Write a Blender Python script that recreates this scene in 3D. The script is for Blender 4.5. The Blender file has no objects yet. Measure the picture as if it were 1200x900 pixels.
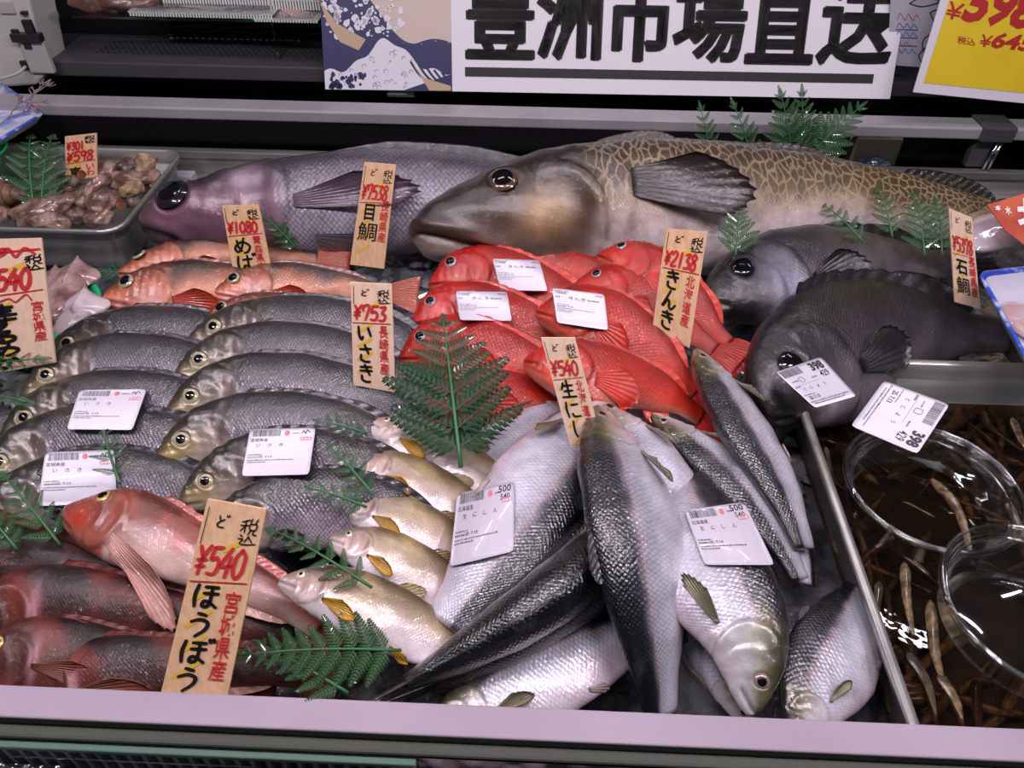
import bpy, bmesh, math, random
import numpy as np
from mathutils import Vector, Matrix
from mathutils.bvhtree import BVHTree

# ---------------------------------------------------------------- camera, world, light, exposure
SC = bpy.context.scene
COL = SC.collection
CAM_H = 0.55
PITCH, YAW, ROLL, FPX = 42.0, 1.75, 0.75, 900.0
def cam_axes():
    p, ya, ro = (math.radians(a) for a in (PITCH, YAW, ROLL))
    fw = np.array([0, math.cos(p), -math.sin(p)]); rt = np.array([1.0, 0, 0]); up = np.array([0, math.sin(p), math.cos(p)])
    c, s = math.cos(ro), math.sin(ro)
    rt2 = c*rt + s*up; up2 = -s*rt + c*up
    c, s = math.cos(ya), math.sin(ya)
    R = np.array([[c, -s, 0], [s, c, 0], [0, 0, 1]])
    return R@fw, R@rt2, R@up2
FW, RT, UP = cam_axes()
CPOS = np.array([0, 0, CAM_H])
cam_data = bpy.data.cameras.new('camera'); cam = bpy.data.objects.new('camera', cam_data); COL.objects.link(cam)
cam_data.sensor_width = 36.0; cam_data.lens = FPX/1200*36; cam_data.clip_start = 0.01; cam_data.clip_end = 50
m = Matrix([[RT[0], UP[0], -FW[0], 0], [RT[1], UP[1], -FW[1], 0], [RT[2], UP[2], -FW[2], CAM_H], [0, 0, 0, 1]])
cam.matrix_world = m
SC.camera = cam

world = bpy.data.worlds.new('shop_light'); SC.world = world; world.use_nodes = True
world.node_tree.nodes['Background'].inputs[0].default_value = (0.80, 0.82, 0.9, 1)
world.node_tree.nodes['Background'].inputs[1].default_value = 0.06

SC.view_settings.view_transform = 'Standard'; SC.view_settings.look = 'None'
SC.view_settings.exposure = 0.0; SC.view_settings.gamma = 1.0
SC.view_settings.use_curve_mapping = False

def strip_light(name, loc, sx, sy, power, color, aim):
    d = bpy.data.lights.new(name, 'AREA'); d.shape = 'RECTANGLE'; d.size = sx; d.size_y = sy
    d.energy = power; d.color = color
    o = bpy.data.objects.new(name, d); COL.objects.link(o); o.location = loc
    o.rotation_euler = (Vector(aim) - Vector(loc)).to_track_quat('-Z', 'Y').to_euler()
    return o
PINK = (1.0, 0.86, 0.96)
for i, x in enumerate((-0.75, -0.25, 0.25, 0.75)):
    strip_light('led_tube', (x, 0.26, 0.98), 0.30, 0.02, 3.7, PINK, (x*0.8, 0.60, 0))
    strip_light('led_tube', (x, 0.98, 0.98), 0.30, 0.02, 1.05, PINK, (x*0.8, 0.80, 0))
strip_light('ceiling_light', (0.2, -0.5, 1.9), 1.4, 0.5, 2.5, (0.95, 0.95, 1.0), (0, 0.4, 0))

# ---------------------------------------------------------------- helpers
rng = np.random.default_rng(7)
random.seed(7)
def ray(u, v):
    return FW*FPX + RT*(u-600.0) - UP*(v-450.0)
def P(u, v, z):                      # pixel -> point on the horizontal plane at height z
    d = ray(u, v); return CPOS + d*((z-CAM_H)/d[2])
def PY(u, v, y):                     # pixel -> point on the upright plane at depth y
    d = ray(u, v); return CPOS + d*(y/d[1])
def PPL(u, v, p0, n):                # pixel -> point on any plane
    d = ray(u, v); n = np.asarray(n, float)
    return CPOS + d*(np.dot(n, np.asarray(p0)-CPOS)/np.dot(n, d))
def sst(a, b, x):
    t = np.clip((np.asarray(x, float)-a)/(b-a), 0, 1); return t*t*(3-2*t)
def lerp(a, b, t):
    a = np.asarray(a, float); b = np.asarray(b, float); t = np.asarray(t, float)
    return a + (b-a)*t[..., None] if t.ndim else a + (b-a)*t
def nrm(v):
    v = np.asarray(v, float); return v/np.maximum(np.linalg.norm(v, axis=-1, keepdims=True), 1e-12)
def smooth_table(xs, ys, n=401, w=13):
    g = np.linspace(xs[0], xs[-1], n); y = np.interp(g, xs, ys)
    k = np.hanning(w+2)[1:-1]; k /= k.sum()
    pad = w//2
    yy = np.concatenate([2*y[0]-y[pad:0:-1], y, 2*y[-1]-y[-2:-pad-2:-1]])
    return g, np.convolve(yy, k, 'valid')
def catmull(pts, n):
    p = np.asarray(pts, float)
    if len(p) == 2: return lerp(p[0], p[1], np.linspace(0, 1, n))
    p = np.vstack([2*p[0]-p[1], p, 2*p[-1]-p[-2]])
    t = np.linspace(0, len(p)-3, n); i = np.minimum(t.astype(int), len(p)-4); f = (t-i)[:, None]
    a, b, c, d = p[i], p[i+1], p[i+2], p[i+3]
    return 0.5*((2*b)+(-a+c)*f+(2*a-5*b+4*c-d)*f**2+(-a+3*b-3*c+d)*f**3)
def mesh_of(verts, faces, smooth=True, name='mesh', attrs=None):
    me = bpy.data.meshes.new(name)
    verts = np.asarray(verts, float)
    if isinstance(faces, np.ndarray):
        k = faces.shape[1]; nf = len(faces)
        me.vertices.add(len(verts)); me.vertices.foreach_set('co', verts.ravel())
        me.loops.add(nf*k); me.loops.foreach_set('vertex_index', faces.ravel().astype(np.int32))
        me.polygons.add(nf); me.polygons.foreach_set('loop_start', np.arange(0, nf*k, k, dtype=np.int32))
        me.update(calc_edges=True)
    else:
        me.from_pydata(verts.tolist(), [], faces)
    me.polygons.foreach_set('use_smooth', np.full(len(me.polygons), smooth))
    if attrs:
        for nm, (ty, arr) in attrs.items():
            a = me.attributes.new(nm, ty, 'POINT')
            a.data.foreach_set('color' if ty == 'FLOAT_COLOR' else 'vector', np.asarray(arr, np.float32).ravel())
    me.validate(); me.update()
    return me
def link(name, me, mat, parent=None, loc=None, kind=None, label=None):
    o = bpy.data.objects.new(name, me); COL.objects.link(o)
    if mat is not None and len(me.materials) == 0: me.materials.append(mat)
    if parent is not None: o.parent = parent
    if loc is not None: o.location = loc
    if kind: o['kind'] = kind
    if label: o['label'] = label
    return o
def thing(name, label, cat, loc, group=None, kind=None):
    o = bpy.data.objects.new(name, None); COL.objects.link(o); o.location = loc; o.empty_display_size = 0.02
    tag(o, label, cat, group, kind); return o
def tag(o, label=None, cat=None, group=None, kind=None):
    if label: o['label'] = label
    if cat: o['category'] = cat
    if group: o['group'] = group
    if kind: o['kind'] = kind
    return o
def grid_faces(nr, nc, wrap=False):
    r = np.arange(nr-1)[:, None]; c = np.arange(nc if wrap else nc-1)[None, :]
    c2 = (c+1) % nc
    return np.stack([r*nc+c, r*nc+c2, (r+1)*nc+c2, (r+1)*nc+c], -1).reshape(-1, 4)
class MB:                            # collects plain shapes into one mesh
    def __init__(s): s.v = []; s.f = []; s.n = 0
    def add(s, v, f):
        v = np.asarray(v, float); s.v.append(v); s.f += [[int(i)+s.n for i in q] for q in f]; s.n += len(v); return s
    def box(s, lo, hi, rot=None, piv=None):
        x0, y0, z0 = lo; x1, y1, z1 = hi
        v = np.array([(x, y, z) for x in (x0, x1) for y in (y0, y1) for z in (z0, z1)], float)
        if rot is not None: v = (v-piv)@np.array(rot).T+piv
        return s.add(v, [(0, 1, 3, 2), (4, 6, 7, 5), (0, 4, 5, 1), (2, 3, 7, 6), (0, 2, 6, 4), (1, 5, 7, 3)])
    def tube(s, pts, rad, seg=10):
        pts = np.asarray(pts, float); rad = np.broadcast_to(rad, (len(pts),))
        T = nrm(np.gradient(pts, axis=0)); ref = np.array([0, 0, 1.0]) if abs(T[0][2]) < .9 else np.array([1.0, 0, 0])
        a = nrm(np.cross(T, ref)); b = np.cross(T, a)
        th = np.linspace(0, 2*np.pi, seg, endpoint=False)
        v = pts[:, None]+rad[:, None, None]*(np.cos(th)[None, :, None]*a[:, None]+np.sin(th)[None, :, None]*b[:, None])
        f = grid_faces(len(pts), seg, True).tolist()+[list(range(seg))[::-1], list(range((len(pts)-1)*seg, len(pts)*seg))]
        return s.add(v.reshape(-1, 3), f)
    def quadplate(s, c, th):         # four corners, thickness along the face normal (behind the face)
        c = np.asarray(c, float); n = nrm(np.cross(c[1]-c[0], c[3]-c[0])); b = c-n*th
        return s.add(np.vstack([c, b]), [(0, 1, 2, 3), (7, 6, 5, 4), (0, 4, 5, 1), (1, 5, 6, 2), (2, 6, 7, 3), (3, 7, 4, 0)])
    def me(s, smooth=False, off=None):
        v = np.vstack(s.v)
        if off is not None: v = v-np.asarray(off)
        return mesh_of(v, s.f, smooth)
    def link(s, name, mat, parent=None, smooth=False, bevel=0, **k):
        off = np.array(parent.matrix_world.translation) if parent is not None and parent.parent is None and False else None
        base = root_off(parent)
        o = link(name, s.me(smooth, base), mat, parent, **k)
        if bevel:
            b = o.modifiers.new('bevel', 'BEVEL'); b.width = bevel; b.segments = 2; b.limit_method = 'ANGLE'
        return o
def root_off(parent):
    off = np.zeros(3)
    while parent is not None:
        off += np.array(parent.location); parent = parent.parent
    return off

# ---------------------------------------------------------------- materials
MATS = {}
def pmat(name, col, rough=0.5, metal=0.0, coat=0.0, bump=None, trans=0.0, spec=0.5, var=None, sheen=None, aniso=None, alpha=1.0, ior=1.45, emis=None, stretch=None):
    if name in MATS: return MATS[name]
    mt = bpy.data.materials.new(name); mt.use_nodes = True; MATS[name] = mt
    nt = mt.node_tree; b = nt.nodes['Principled BSDF']
    b.inputs['Base Color'].default_value = (*col, 1); b.inputs['Roughness'].default_value = rough
    b.inputs['Metallic'].default_value = metal; b.inputs['Coat Weight'].default_value = coat; b.inputs['Coat Roughness'].default_value = 0.05
    b.inputs['Transmission Weight'].default_value = trans; b.inputs['Specular IOR Level'].default_value = spec
    b.inputs['IOR'].default_value = ior; b.inputs['Alpha'].default_value = alpha
    if emis: b.inputs['Emission Color'].default_value = (*emis[0], 1); b.inputs['Emission Strength'].default_value = emis[1]
    tc = nt.nodes.new('ShaderNodeTexCoord'); src = tc.outputs['Object']
    if stretch:
        mp = nt.nodes.new('ShaderNodeMapping'); mp.inputs['Scale'].default_value = stretch
        nt.links.new(src, mp.inputs[0]); src = mp.outputs[0]
    if var:                          # (colour, scale, lo, hi)
        nz = nt.nodes.new('ShaderNodeTexNoise'); nz.inputs['Scale'].default_value = var[1]; nz.inputs['Detail'].default_value = 5
        nt.links.new(src, nz.inputs['Vector'])
        cr = nt.nodes.new('ShaderNodeValToRGB'); cr.color_ramp.elements[0].position = var[2]; cr.color_ramp.elements[1].position = var[3]
        cr.color_ramp.elements[0].color = (*col, 1); cr.color_ramp.elements[1].color = (*var[0], 1)
        nt.links.new(nz.outputs['Fac'], cr.inputs['Fac']); nt.links.new(cr.outputs['Color'], b.inputs['Base Color'])
    if bump:                         # (scale, strength, distance)
        nz = nt.nodes.new('ShaderNodeTexNoise'); nz.inputs['Scale'].default_value = bump[0]; nz.inputs['Detail'].default_value = 4
        nt.links.new(src, nz.inputs['Vector'])
        bp = nt.nodes.new('ShaderNodeBump'); bp.inputs['Strength'].default_value = bump[1]; bp.inputs['Distance'].default_value = bump[2]
        nt.links.new(nz.outputs['Fac'], bp.inputs['Height']); nt.links.new(bp.outputs['Normal'], b.inputs['Normal'])
    return mt
def clearmat(name, tint=(1, 1, 1), gloss=0.03, bump=None, fres=1.35, mixmin=0.03):
    mt = bpy.data.materials.new(name); mt.use_nodes = True; nt = mt.node_tree; nt.nodes.clear(); MATS[name] = mt
    out = nt.nodes.new('ShaderNodeOutputMaterial'); tr = nt.nodes.new('ShaderNodeBsdfTransparent'); gl = nt.nodes.new('ShaderNodeBsdfGlossy')
    tr.inputs[0].default_value = (*tint, 1); gl.inputs['Roughness'].default_value = gloss
    fr = nt.nodes.new('ShaderNodeLayerWeight'); fr.inputs['Blend'].default_value = .5; pw = nt.nodes.new('ShaderNodeMath'); pw.operation = 'POWER'; pw.inputs[1].default_value = 4.0
    ml = nt.nodes.new('ShaderNodeMath'); ml.operation = 'MULTIPLY'; ml.inputs[1].default_value = .85
    mx = nt.nodes.new('ShaderNodeMixShader'); ad = nt.nodes.new('ShaderNodeMath'); ad.operation = 'ADD'; ad.inputs[1].default_value = mixmin+((fres-1)/(fres+1))**2; ad.use_clamp = True
    nt.links.new(fr.outputs['Facing'], pw.inputs[0]); nt.links.new(pw.outputs[0], ml.inputs[0]); nt.links.new(ml.outputs[0], ad.inputs[0]); nt.links.new(ad.outputs[0], mx.inputs[0]); nt.links.new(tr.outputs[0], mx.inputs[1]); nt.links.new(gl.outputs[0], mx.inputs[2])
    nt.links.new(mx.outputs[0], out.inputs[0])
    if bump:
        nz = nt.nodes.new('ShaderNodeTexNoise'); nz.inputs['Scale'].default_value = bump[0]; nz.inputs['Detail'].default_value = 3
        tc = nt.nodes.new('ShaderNodeTexCoord'); nt.links.new(tc.outputs['Object'], nz.inputs['Vector'])
        bp = nt.nodes.new('ShaderNodeBump'); bp.inputs['Strength'].default_value = bump[1]; bp.inputs['Distance'].default_value = bump[2]
        nt.links.new(nz.outputs['Fac'], bp.inputs['Height']); nt.links.new(bp.outputs['Normal'], gl.inputs['Normal']); nt.links.new(bp.outputs['Normal'], fr.inputs['Normal'])
    return mt

def fishmat(name, scale=0.003, scol=0.35, sbump=0.35, blot=None, ret=None, rough=0.28, metal=0.0, coat=0.7, wet=0.35, aspect=1.0, spec=0.5, sss=0.0):
    """Skin: colour from the point attribute «col» (its alpha says how strongly scales show), scales from the metric attribute «fc»."""
    mt = bpy.data.materials.new(name); mt.use_nodes = True; nt = mt.node_tree; b = nt.nodes['Principled BSDF']; L = nt.links; N = nt.nodes.new
    at = N('ShaderNodeAttribute'); at.attribute_name = 'col'
    fc = N('ShaderNodeAttribute'); fc.attribute_name = 'fc'
    mp = N('ShaderNodeMapping'); mp.inputs['Scale'].default_value = (1/scale, aspect/scale, 0.0)
    mp0 = N('ShaderNodeMapping'); mp0.inputs['Rotation'].default_value = (0, 0, math.radians(45))
    L.new(fc.outputs['Vector'], mp.inputs[0]); L.new(mp.outputs[0], mp0.inputs[0])
    vo = N('ShaderNodeTexVoronoi'); vo.voronoi_dimensions = '2D'; vo.inputs['Scale'].default_value = 1.0; vo.inputs['Randomness'].default_value = 0.28
    L.new(mp0.outputs[0], vo.inputs['Vector'])
    rp = N('ShaderNodeMapRange'); rp.inputs['From Min'].default_value = 0.18; rp.inputs['From Max'].default_value = 0.62
    L.new(vo.outputs['Distance'], rp.inputs['Value'])           # 0 in the scale, 1 at its edge
    ma = N('ShaderNodeMath'); ma.operation = 'MULTIPLY'; L.new(rp.outputs[0], ma.inputs[0]); L.new(at.outputs['Alpha'], ma.inputs[1])
    mb = N('ShaderNodeMath'); mb.operation = 'MULTIPLY'; mb.inputs[1].default_value = scol; L.new(ma.outputs[0], mb.inputs[0])
    dark = N('ShaderNodeMixRGB'); dark.blend_type = 'MULTIPLY'; dark.inputs['Color2'].default_value = (0.12, 0.10, 0.12, 1)
    L.new(mb.outputs[0], dark.inputs['Fac'])
    src = at.outputs['Color']
    tc = N('ShaderNodeTexCoord'); oi = N('ShaderNodeObjectInfo')
    nz = N('ShaderNodeTexNoise'); nz.noise_dimensions = '4D'; nz.inputs['Scale'].default_value = 34; nz.inputs['Detail'].default_value = 6; nz.inputs['Roughness'].default_value = .62
    L.new(tc.outputs['Object'], nz.inputs['Vector']); L.new(oi.outputs['Random'], nz.inputs['W'])
    if blot:                         # (colour, lo, hi, noise scale, amount)
        n2 = N('ShaderNodeTexNoise'); n2.inputs['Scale'].default_value = blot[3]; n2.inputs['Detail'].default_value = 5; L.new(fc.outputs['Vector'], n2.inputs['Vector'])
        r2 = N('ShaderNodeMapRange'); r2.inputs['From Min'].default_value = blot[1]; r2.inputs['From Max'].default_value = blot[2]; r2.inputs['To Max'].default_value = blot[4]
        L.new(n2.outputs['Fac'], r2.inputs['Value'])
        mx = N('ShaderNodeMixRGB'); mx.inputs['Color2'].default_value = (*blot[0], 1); L.new(r2.outputs[0], mx.inputs['Fac']); L.new(src, mx.inputs['Color1']); src = mx.outputs[0]
    if ret:                          # (colour, cell size, width, amount): pale net of lines
        m3 = N('ShaderNodeMapping'); m3.inputs['Scale'].default_value = (1/ret[1], .62/ret[1], 0)
        nw = N('ShaderNodeTexNoise'); nw.inputs['Scale'].default_value = 60; L.new(fc.outputs['Vector'], nw.inputs['Vector'])
        av = N('ShaderNodeVectorMath'); av.operation = 'MULTIPLY_ADD'; av.inputs[1].default_value = (.012, .012, 0); L.new(nw.outputs['Color'], av.inputs[0]); L.new(fc.outputs['Vector'], av.inputs[2])
        L.new(av.outputs[0], m3.inputs[0])
        v3 = N('ShaderNodeTexVoronoi'); v3.voronoi_dimensions = '2D'; v3.feature = 'DISTANCE_TO_EDGE'; v3.inputs['Scale'].default_value = 1; L.new(m3.outputs[0], v3.inputs['Vector'])
        r3 = N('ShaderNodeMapRange'); r3.inputs['From Min'].default_value = ret[2]; r3.inputs['From Max'].default_value = 0.0; r3.inputs['To Max'].default_value = ret[3]; L.new(v3.outputs[0], r3.inputs['Value'])
        m4 = N('ShaderNodeMath'); m4.operation = 'MULTIPLY'; L.new(r3.outputs[0], m4.inputs[0]); L.new(at.outputs['Alpha'], m4.inputs[1])
        mx = N('ShaderNodeMixRGB'); mx.inputs['Color2'].default_value = (*ret[0], 1); L.new(m4.outputs[0], mx.inputs['Fac']); L.new(src, mx.inputs['Color1']); src = mx.outputs[0]
    vr = N('ShaderNodeMapRange'); vr.inputs['From Min'].default_value = .3; vr.inputs['From Max'].default_value = .7; vr.inputs['To Min'].default_value = .60; vr.inputs['To Max'].default_value = 1.22
    L.new(nz.outputs['Fac'], vr.inputs['Value'])
    vm = N('ShaderNodeMixRGB'); vm.blend_type = 'MULTIPLY'; vm.inputs['Fac'].default_value = 1; L.new(src, vm.inputs['Color1']); L.new(vr.outputs[0], vm.inputs['Color2'])
    L.new(vm.outputs[0], dark.inputs['Color1']); L.new(dark.outputs[0], b.inputs['Base Color'])
    # relief: scales plus wet slime
    sh = N('ShaderNodeMath'); sh.operation = 'MULTIPLY'; L.new(ma.outputs[0], sh.inputs[0]); sh.inputs[1].default_value = -1
    bp = N('ShaderNodeBump'); bp.inputs['Strength'].default_value = sbump; bp.inputs['Distance'].default_value = scale*0.35; L.new(sh.outputs[0], bp.inputs['Height'])
    nb = N('ShaderNodeTexNoise'); nb.inputs['Scale'].default_value = 330; nb.inputs['Detail'].default_value = 3; L.new(tc.outputs['Object'], nb.inputs['Vector'])
    b2 = N('ShaderNodeBump'); b2.inputs['Strength'].default_value = wet; b2.inputs['Distance'].default_value = 0.0009; L.new(nb.outputs['Fac'], b2.inputs['Height']); L.new(bp.outputs['Normal'], b2.inputs['Normal'])
    L.new(b2.outputs['Normal'], b.inputs['Normal'])
    nc = N('ShaderNodeTexNoise'); nc.inputs['Scale'].default_value = 210; nc.inputs['Detail'].default_value = 6; L.new(tc.outputs['Object'], nc.inputs['Vector'])
    b3 = N('ShaderNodeBump'); b3.inputs['Strength'].default_value = wet*1.5; b3.inputs['Distance'].default_value = 0.0028; L.new(nc.outputs['Fac'], b3.inputs['Height']); L.new(bp.outputs['Normal'], b3.inputs['Normal'])
    L.new(b3.outputs['Normal'], b.inputs['Coat Normal'])
    b.inputs['Roughness'].default_value = rough; b.inputs['Metallic'].default_value = metal; b.inputs['Coat Weight'].default_value = min(1, coat*1.4); b.inputs['Coat Roughness'].default_value = 0.035; b.inputs['Coat IOR'].default_value = 1.6
    b.inputs['Specular IOR Level'].default_value = spec
    if sss: b.inputs['Subsurface Weight'].default_value = sss; b.inputs['Subsurface Scale'].default_value = 0.004
    return mt
# ---------------------------------------------------------------- writing
STROKES = {
 '0': [[(.3,1),(.08,.7),(.08,.25),(.3,.02),(.52,.25),(.52,.75),(.3,1)]],
 '1': [[(.3,1),(.28,.0)]],
 '2': [[(.08,.75),(.25,1),(.5,.85),(.4,.5),(.06,.04),(.55,.06)]],
 '3': [[(.1,.9),(.5,.95),(.28,.55),(.52,.4),(.42,.08),(.06,.06)]],
 '4': [[(.4,1),(.05,.38),(.6,.42)],[(.44,.72),(.38,0)]],
 '5': [[(.16,.95),(.1,.55),(.36,.62),(.55,.4),(.42,.08),(.05,.08)],[(.14,.95),(.58,.98)]],
 '7': [[(.08,.6),(.1,.92),(.52,.95),(.3,.0)]],
 '8': [[(.5,.9),(.25,1),(.12,.75),(.48,.4),(.45,.08),(.15,.05),(.12,.35),(.5,.75),(.5,.9)]],
 '9': [[(.5,.85),(.25,1),(.08,.75),(.25,.5),(.5,.65),(.5,.9),(.42,.02)]],
 'Y': [[(.05,.95),(.3,.55)],[(.58,1),(.3,.55),(.26,0)],[(.05,.48),(.52,.52)],[(.05,.26),(.5,.3)]],
 'ほ': [[(.15,.95),(.08,.5),(.13,.05)],[(.4,.88),(.92,.9)],[(.38,.62),(.95,.65)],[(.68,.88),(.68,.3),(.58,.1),(.42,.12),(.45,.3),(.65,.28),(.95,.08)]],
 'う': [[(.35,.95),(.68,.88)],[(.15,.58),(.5,.7),(.78,.58),(.72,.3),(.4,0)]],
 'い': [[(.08,.85),(.1,.4),(.25,.12),(.36,.3)],[(.7,.82),(.88,.35)]],
 'さ': [[(.12,.7),(.88,.8)],[(.45,1),(.7,.48)],[(.2,.4),(.2,.12),(.5,.02),(.78,.06)]],
 'き': [[(.12,.82),(.85,.9)],[(.1,.6),(.9,.68)],[(.42,1),(.74,.4)],[(.22,.35),(.24,.1),(.5,0),(.78,.04)]],
 'ん': [[(.5,1),(.05,.02),(.35,.45),(.5,.38),(.52,.1),(.7,.02),(.95,.32)]],
 'に': [[(.15,.92),(.08,.5),(.14,.05)],[(.42,.75),(.88,.8)],[(.4,.28),(.5,.1),(.92,.12)]],
 'し': [[(.3,1),(.26,.3),(.45,.04),(.7,.1),(.9,.4)]],
 'め': [[(.22,.85),(.28,.4),(.45,.12)],[(.65,.98),(.45,.35),(.2,.08),(.06,.35),(.35,.68),(.72,.66),(.95,.4),(.78,.08),(.55,0)]],
 'は': [[(.15,.95),(.08,.5),(.13,.05)],[(.38,.7),(.95,.74)],[(.68,.98),(.68,.3),(.58,.1),(.42,.12),(.45,.3),(.65,.28),(.95,.08)]],
 'る': [[(.2,.9),(.72,.92),(.15,.4),(.5,.56),(.85,.42),(.8,.12),(.5,.01),(.34,.14),(.5,.26)]],
 'す': [[(.05,.78),(.95,.84)],[(.58,1),(.58,.5),(.42,.36),(.3,.5),(.5,.62),(.6,.4),(.38,0)]],
 'か': [[(.06,.62),(.6,.72),(.62,.4),(.5,.04),(.36,.14)],[(.36,.98),(.3,.5),(.06,.02)],[(.76,.85),(.98,.5)]],
 'ど': [[(.28,.9),(.42,.52)],[(.75,.68),(.32,.4),(.2,.2),(.4,.04),(.78,.06)],[(.88,1),(.94,.86)],[(1.04,1.04),(1.1,.9)]],
 '生': [[(.28,.85),(.1,.48)],[(.2,.68),(.86,.72)],[(.5,1),(.5,.08)],[(.22,.38),(.8,.42)],[(.04,.05),(.98,.08)]],
 '石': [[(.05,.9),(.95,.94)],[(.5,.9),(.06,.25)],[(.35,.5),(.35,.04)],[(.35,.5),(.88,.53),(.84,.06)],[(.35,.08),(.84,.1)]],
 '目': [[(.2,.95),(.2,.04)],[(.2,.95),(.8,.96),(.8,.04)],[(.2,.66),(.8,.67)],[(.2,.36),(.8,.37)],[(.2,.06),(.8,.07)]],
 '税': [[(.08,.82),(.5,.94)],[(.3,.9),(.3,.45)],[(.02,.7),(.52,.74)],[(.3,.7),(.05,.5)],[(.62,.98),(.56,.8)],[(.95,1),(.82,.8)],[(.55,.78),(.92,.8),(.88,.6),(.56,.6),(.55,.78)],[(.66,.6),(.5,.4)],[(.82,.6),(.8,.44),(1,.42)],
        [(.1,.38),(.25,.3)],[(.02,.22),(.3,.22),(.15,.06),(.5,.04),(1.05,.1)],[(.6,.36),(.4,.12)],[(.6,.32),(.85,.12)]],
}
DAK = [[(1.0,1.08),(1.06,.93)],[(1.14,1.1),(1.2,.96)]]
STROKES['ぼ'] = STROKES['ほ']+DAK; STROKES['ば'] = STROKES['は']+DAK

def stroke_geo(ch, x0, y0, x1, y1, w, asp, slant=0.0):
    """Ribbons of one hand-written sign in the unit square of its board; asp = board width / height, w in units of the board's width."""
    V = []; F = []; n = 0
    for st in STROKES[ch]:
        p = catmull(st, max(6, 5*len(st))) if len(st) > 2 else lerp(st[0], st[1], np.linspace(0, 1, 5))
        p = np.stack([x0+(x1-x0)*(p[:, 0]+slant*(p[:, 1]-.5)), (y0+(y1-y0)*p[:, 1])/asp], 1)    # metric in board widths
        t = nrm(np.gradient(p, axis=0)); nn = np.stack([-t[:, 1], t[:, 0]], 1)
        ww = w*.5*(0.75+.5*np.sin(np.linspace(.6, 2.7, len(p))))[:, None]
        p = np.vstack([p[0]-t[0]*w*.3, p, p[-1]+t[-1]*w*.3]); nn = np.vstack([nn[0], nn, nn[-1]]); ww = np.vstack([ww[0]*.55, ww, ww[-1]*.45])
        v = np.stack([p+nn*ww, p-nn*ww], 1).reshape(-1, 2); v[:, 1] *= asp
        k = len(p); f = [[n+2*i, n+2*i+1, n+2*i+3, n+2*i+2] for i in range(k-1)]
        V.append(v); F += f; n += len(v)
    return np.vstack(V), F
_tc = {}
def font_geo(s, bold=0.0, shear=0.0):
    """Outline text as flat triangles scaled to the unit square."""
    key = (s, bold, shear)
    if key in _tc: return _tc[key]
    cu = bpy.data.curves.new('t', 'FONT'); cu.body = s; cu.resolution_u = 2; cu.offset = bold; cu.shear = shear; cu.size = 1
    o = bpy.data.objects.new('t', cu); COL.objects.link(o)
    bpy.context.view_layer.update()
    me = bpy.data.meshes.new_from_object(o.evaluated_get(bpy.context.evaluated_depsgraph_get()))
    v = np.array([tuple(x.co)[:2] for x in me.vertices]).reshape(-1, 2); f = [list(p.vertices) for p in me.polygons]
    bpy.data.objects.remove(o); bpy.data.curves.remove(cu); bpy.data.meshes.remove(me)
    if len(v):
        lo, hi = v.min(0), v.max(0); v = (v-lo)/np.maximum(hi-lo, 1e-6)
    _tc[key] = (v, f); return v, f
class Ink:
    """Collects flat print in board coordinates (a right, b up, 0..1) and lays it on a surface function."""
    def __init__(s, asp=1.0): s.v = []; s.f = []; s.n = 0; s.asp = asp
    def add(s, v, f):
        s.v.append(np.asarray(v, float)); s.f += [[i+s.n for i in q] for q in f]; s.n += len(v)
    def text(s, t, x0, y0, x1, y1, bold=0.0, shear=0.0, rot=0):
        v, f = font_geo(t, bold, shear)
        if len(v) == 0: return
        if rot: v = np.stack([v[:, 1], 1-v[:, 0]], 1)
        s.add(np.stack([x0+(x1-x0)*v[:, 0], y0+(y1-y0)*v[:, 1]], 1), f)
    def vtext(s, t, x0, y0, x1, y1, gap=.12, bold=0.0):
        n = len(t); h = (y1-y0)/(n+(n-1)*gap)
        for i, c in enumerate(t):
            yt = y1-i*h*(1+gap); s.text(c, x0, yt-h, x1, yt, bold)
    def hand(s, t, x0, y0, x1, y1, w, vertical=False, gap=.15, slant=0.0):
        n = len(t)
        for i, c in enumerate(t):
            if vertical:
                h = (y1-y0)/(n+(n-1)*gap); yt = y1-i*h*(1+gap); g = stroke_geo(c, x0, yt-h, x1, yt, w, s.asp, slant)
            else:
                ww = (x1-x0)/(n+(n-1)*gap); xx = x0+i*ww*(1+gap); g = stroke_geo(c, xx, y0, xx+ww*(1.6 if c in '0123456789Y' else 1), y1, w, s.asp, slant)
            s.add(*g)
    def line(s, pts, w):
        p = np.array(pts, float); p[:, 1] /= s.asp
        if len(p) > 2: p = catmull(p, 6*len(p))
        t = nrm(np.gradient(p, axis=0)); nn = np.stack([-t[:, 1], t[:, 0]], 1)
        v = np.stack([p+nn*w/2, p-nn*w/2], 1).reshape(-1, 2); v[:, 1] *= s.asp
        s.add(v, [[2*i, 2*i+1, 2*i+3, 2*i+2] for i in range(len(p)-1)])
    def rect(s, x0, y0, x1, y1):
        s.add([(x0, y0), (x1, y0), (x1, y1), (x0, y1)], [[0, 1, 2, 3]])
    def link(s, name, surf, mat, parent, off=0.0004, kind=None, label=None):
        v = np.vstack(s.v); w = surf(v[:, 0], v[:, 1], off)-root_off(parent)
        return link(name, mesh_of(w, s.f, False), mat, parent, kind=kind, label=label)
def quad_surf(c):                    # c = TL, TR, BR, BL in the world
    c = [np.asarray(q, float) for q in c]; n = nrm(np.cross(c[1]-c[0], c[3]-c[0])); 
    if np.dot(n, CPOS-c[0]) < 0: n = -n
    def f(a, b, off=0.0):
        a = np.asarray(a)[..., None]; b = np.asarray(b)[..., None]
        return (c[3]*(1-a)+c[2]*a)*(1-b)+(c[0]*(1-a)+c[1]*a)*b+n*off
    f.n = n
    return f
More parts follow.
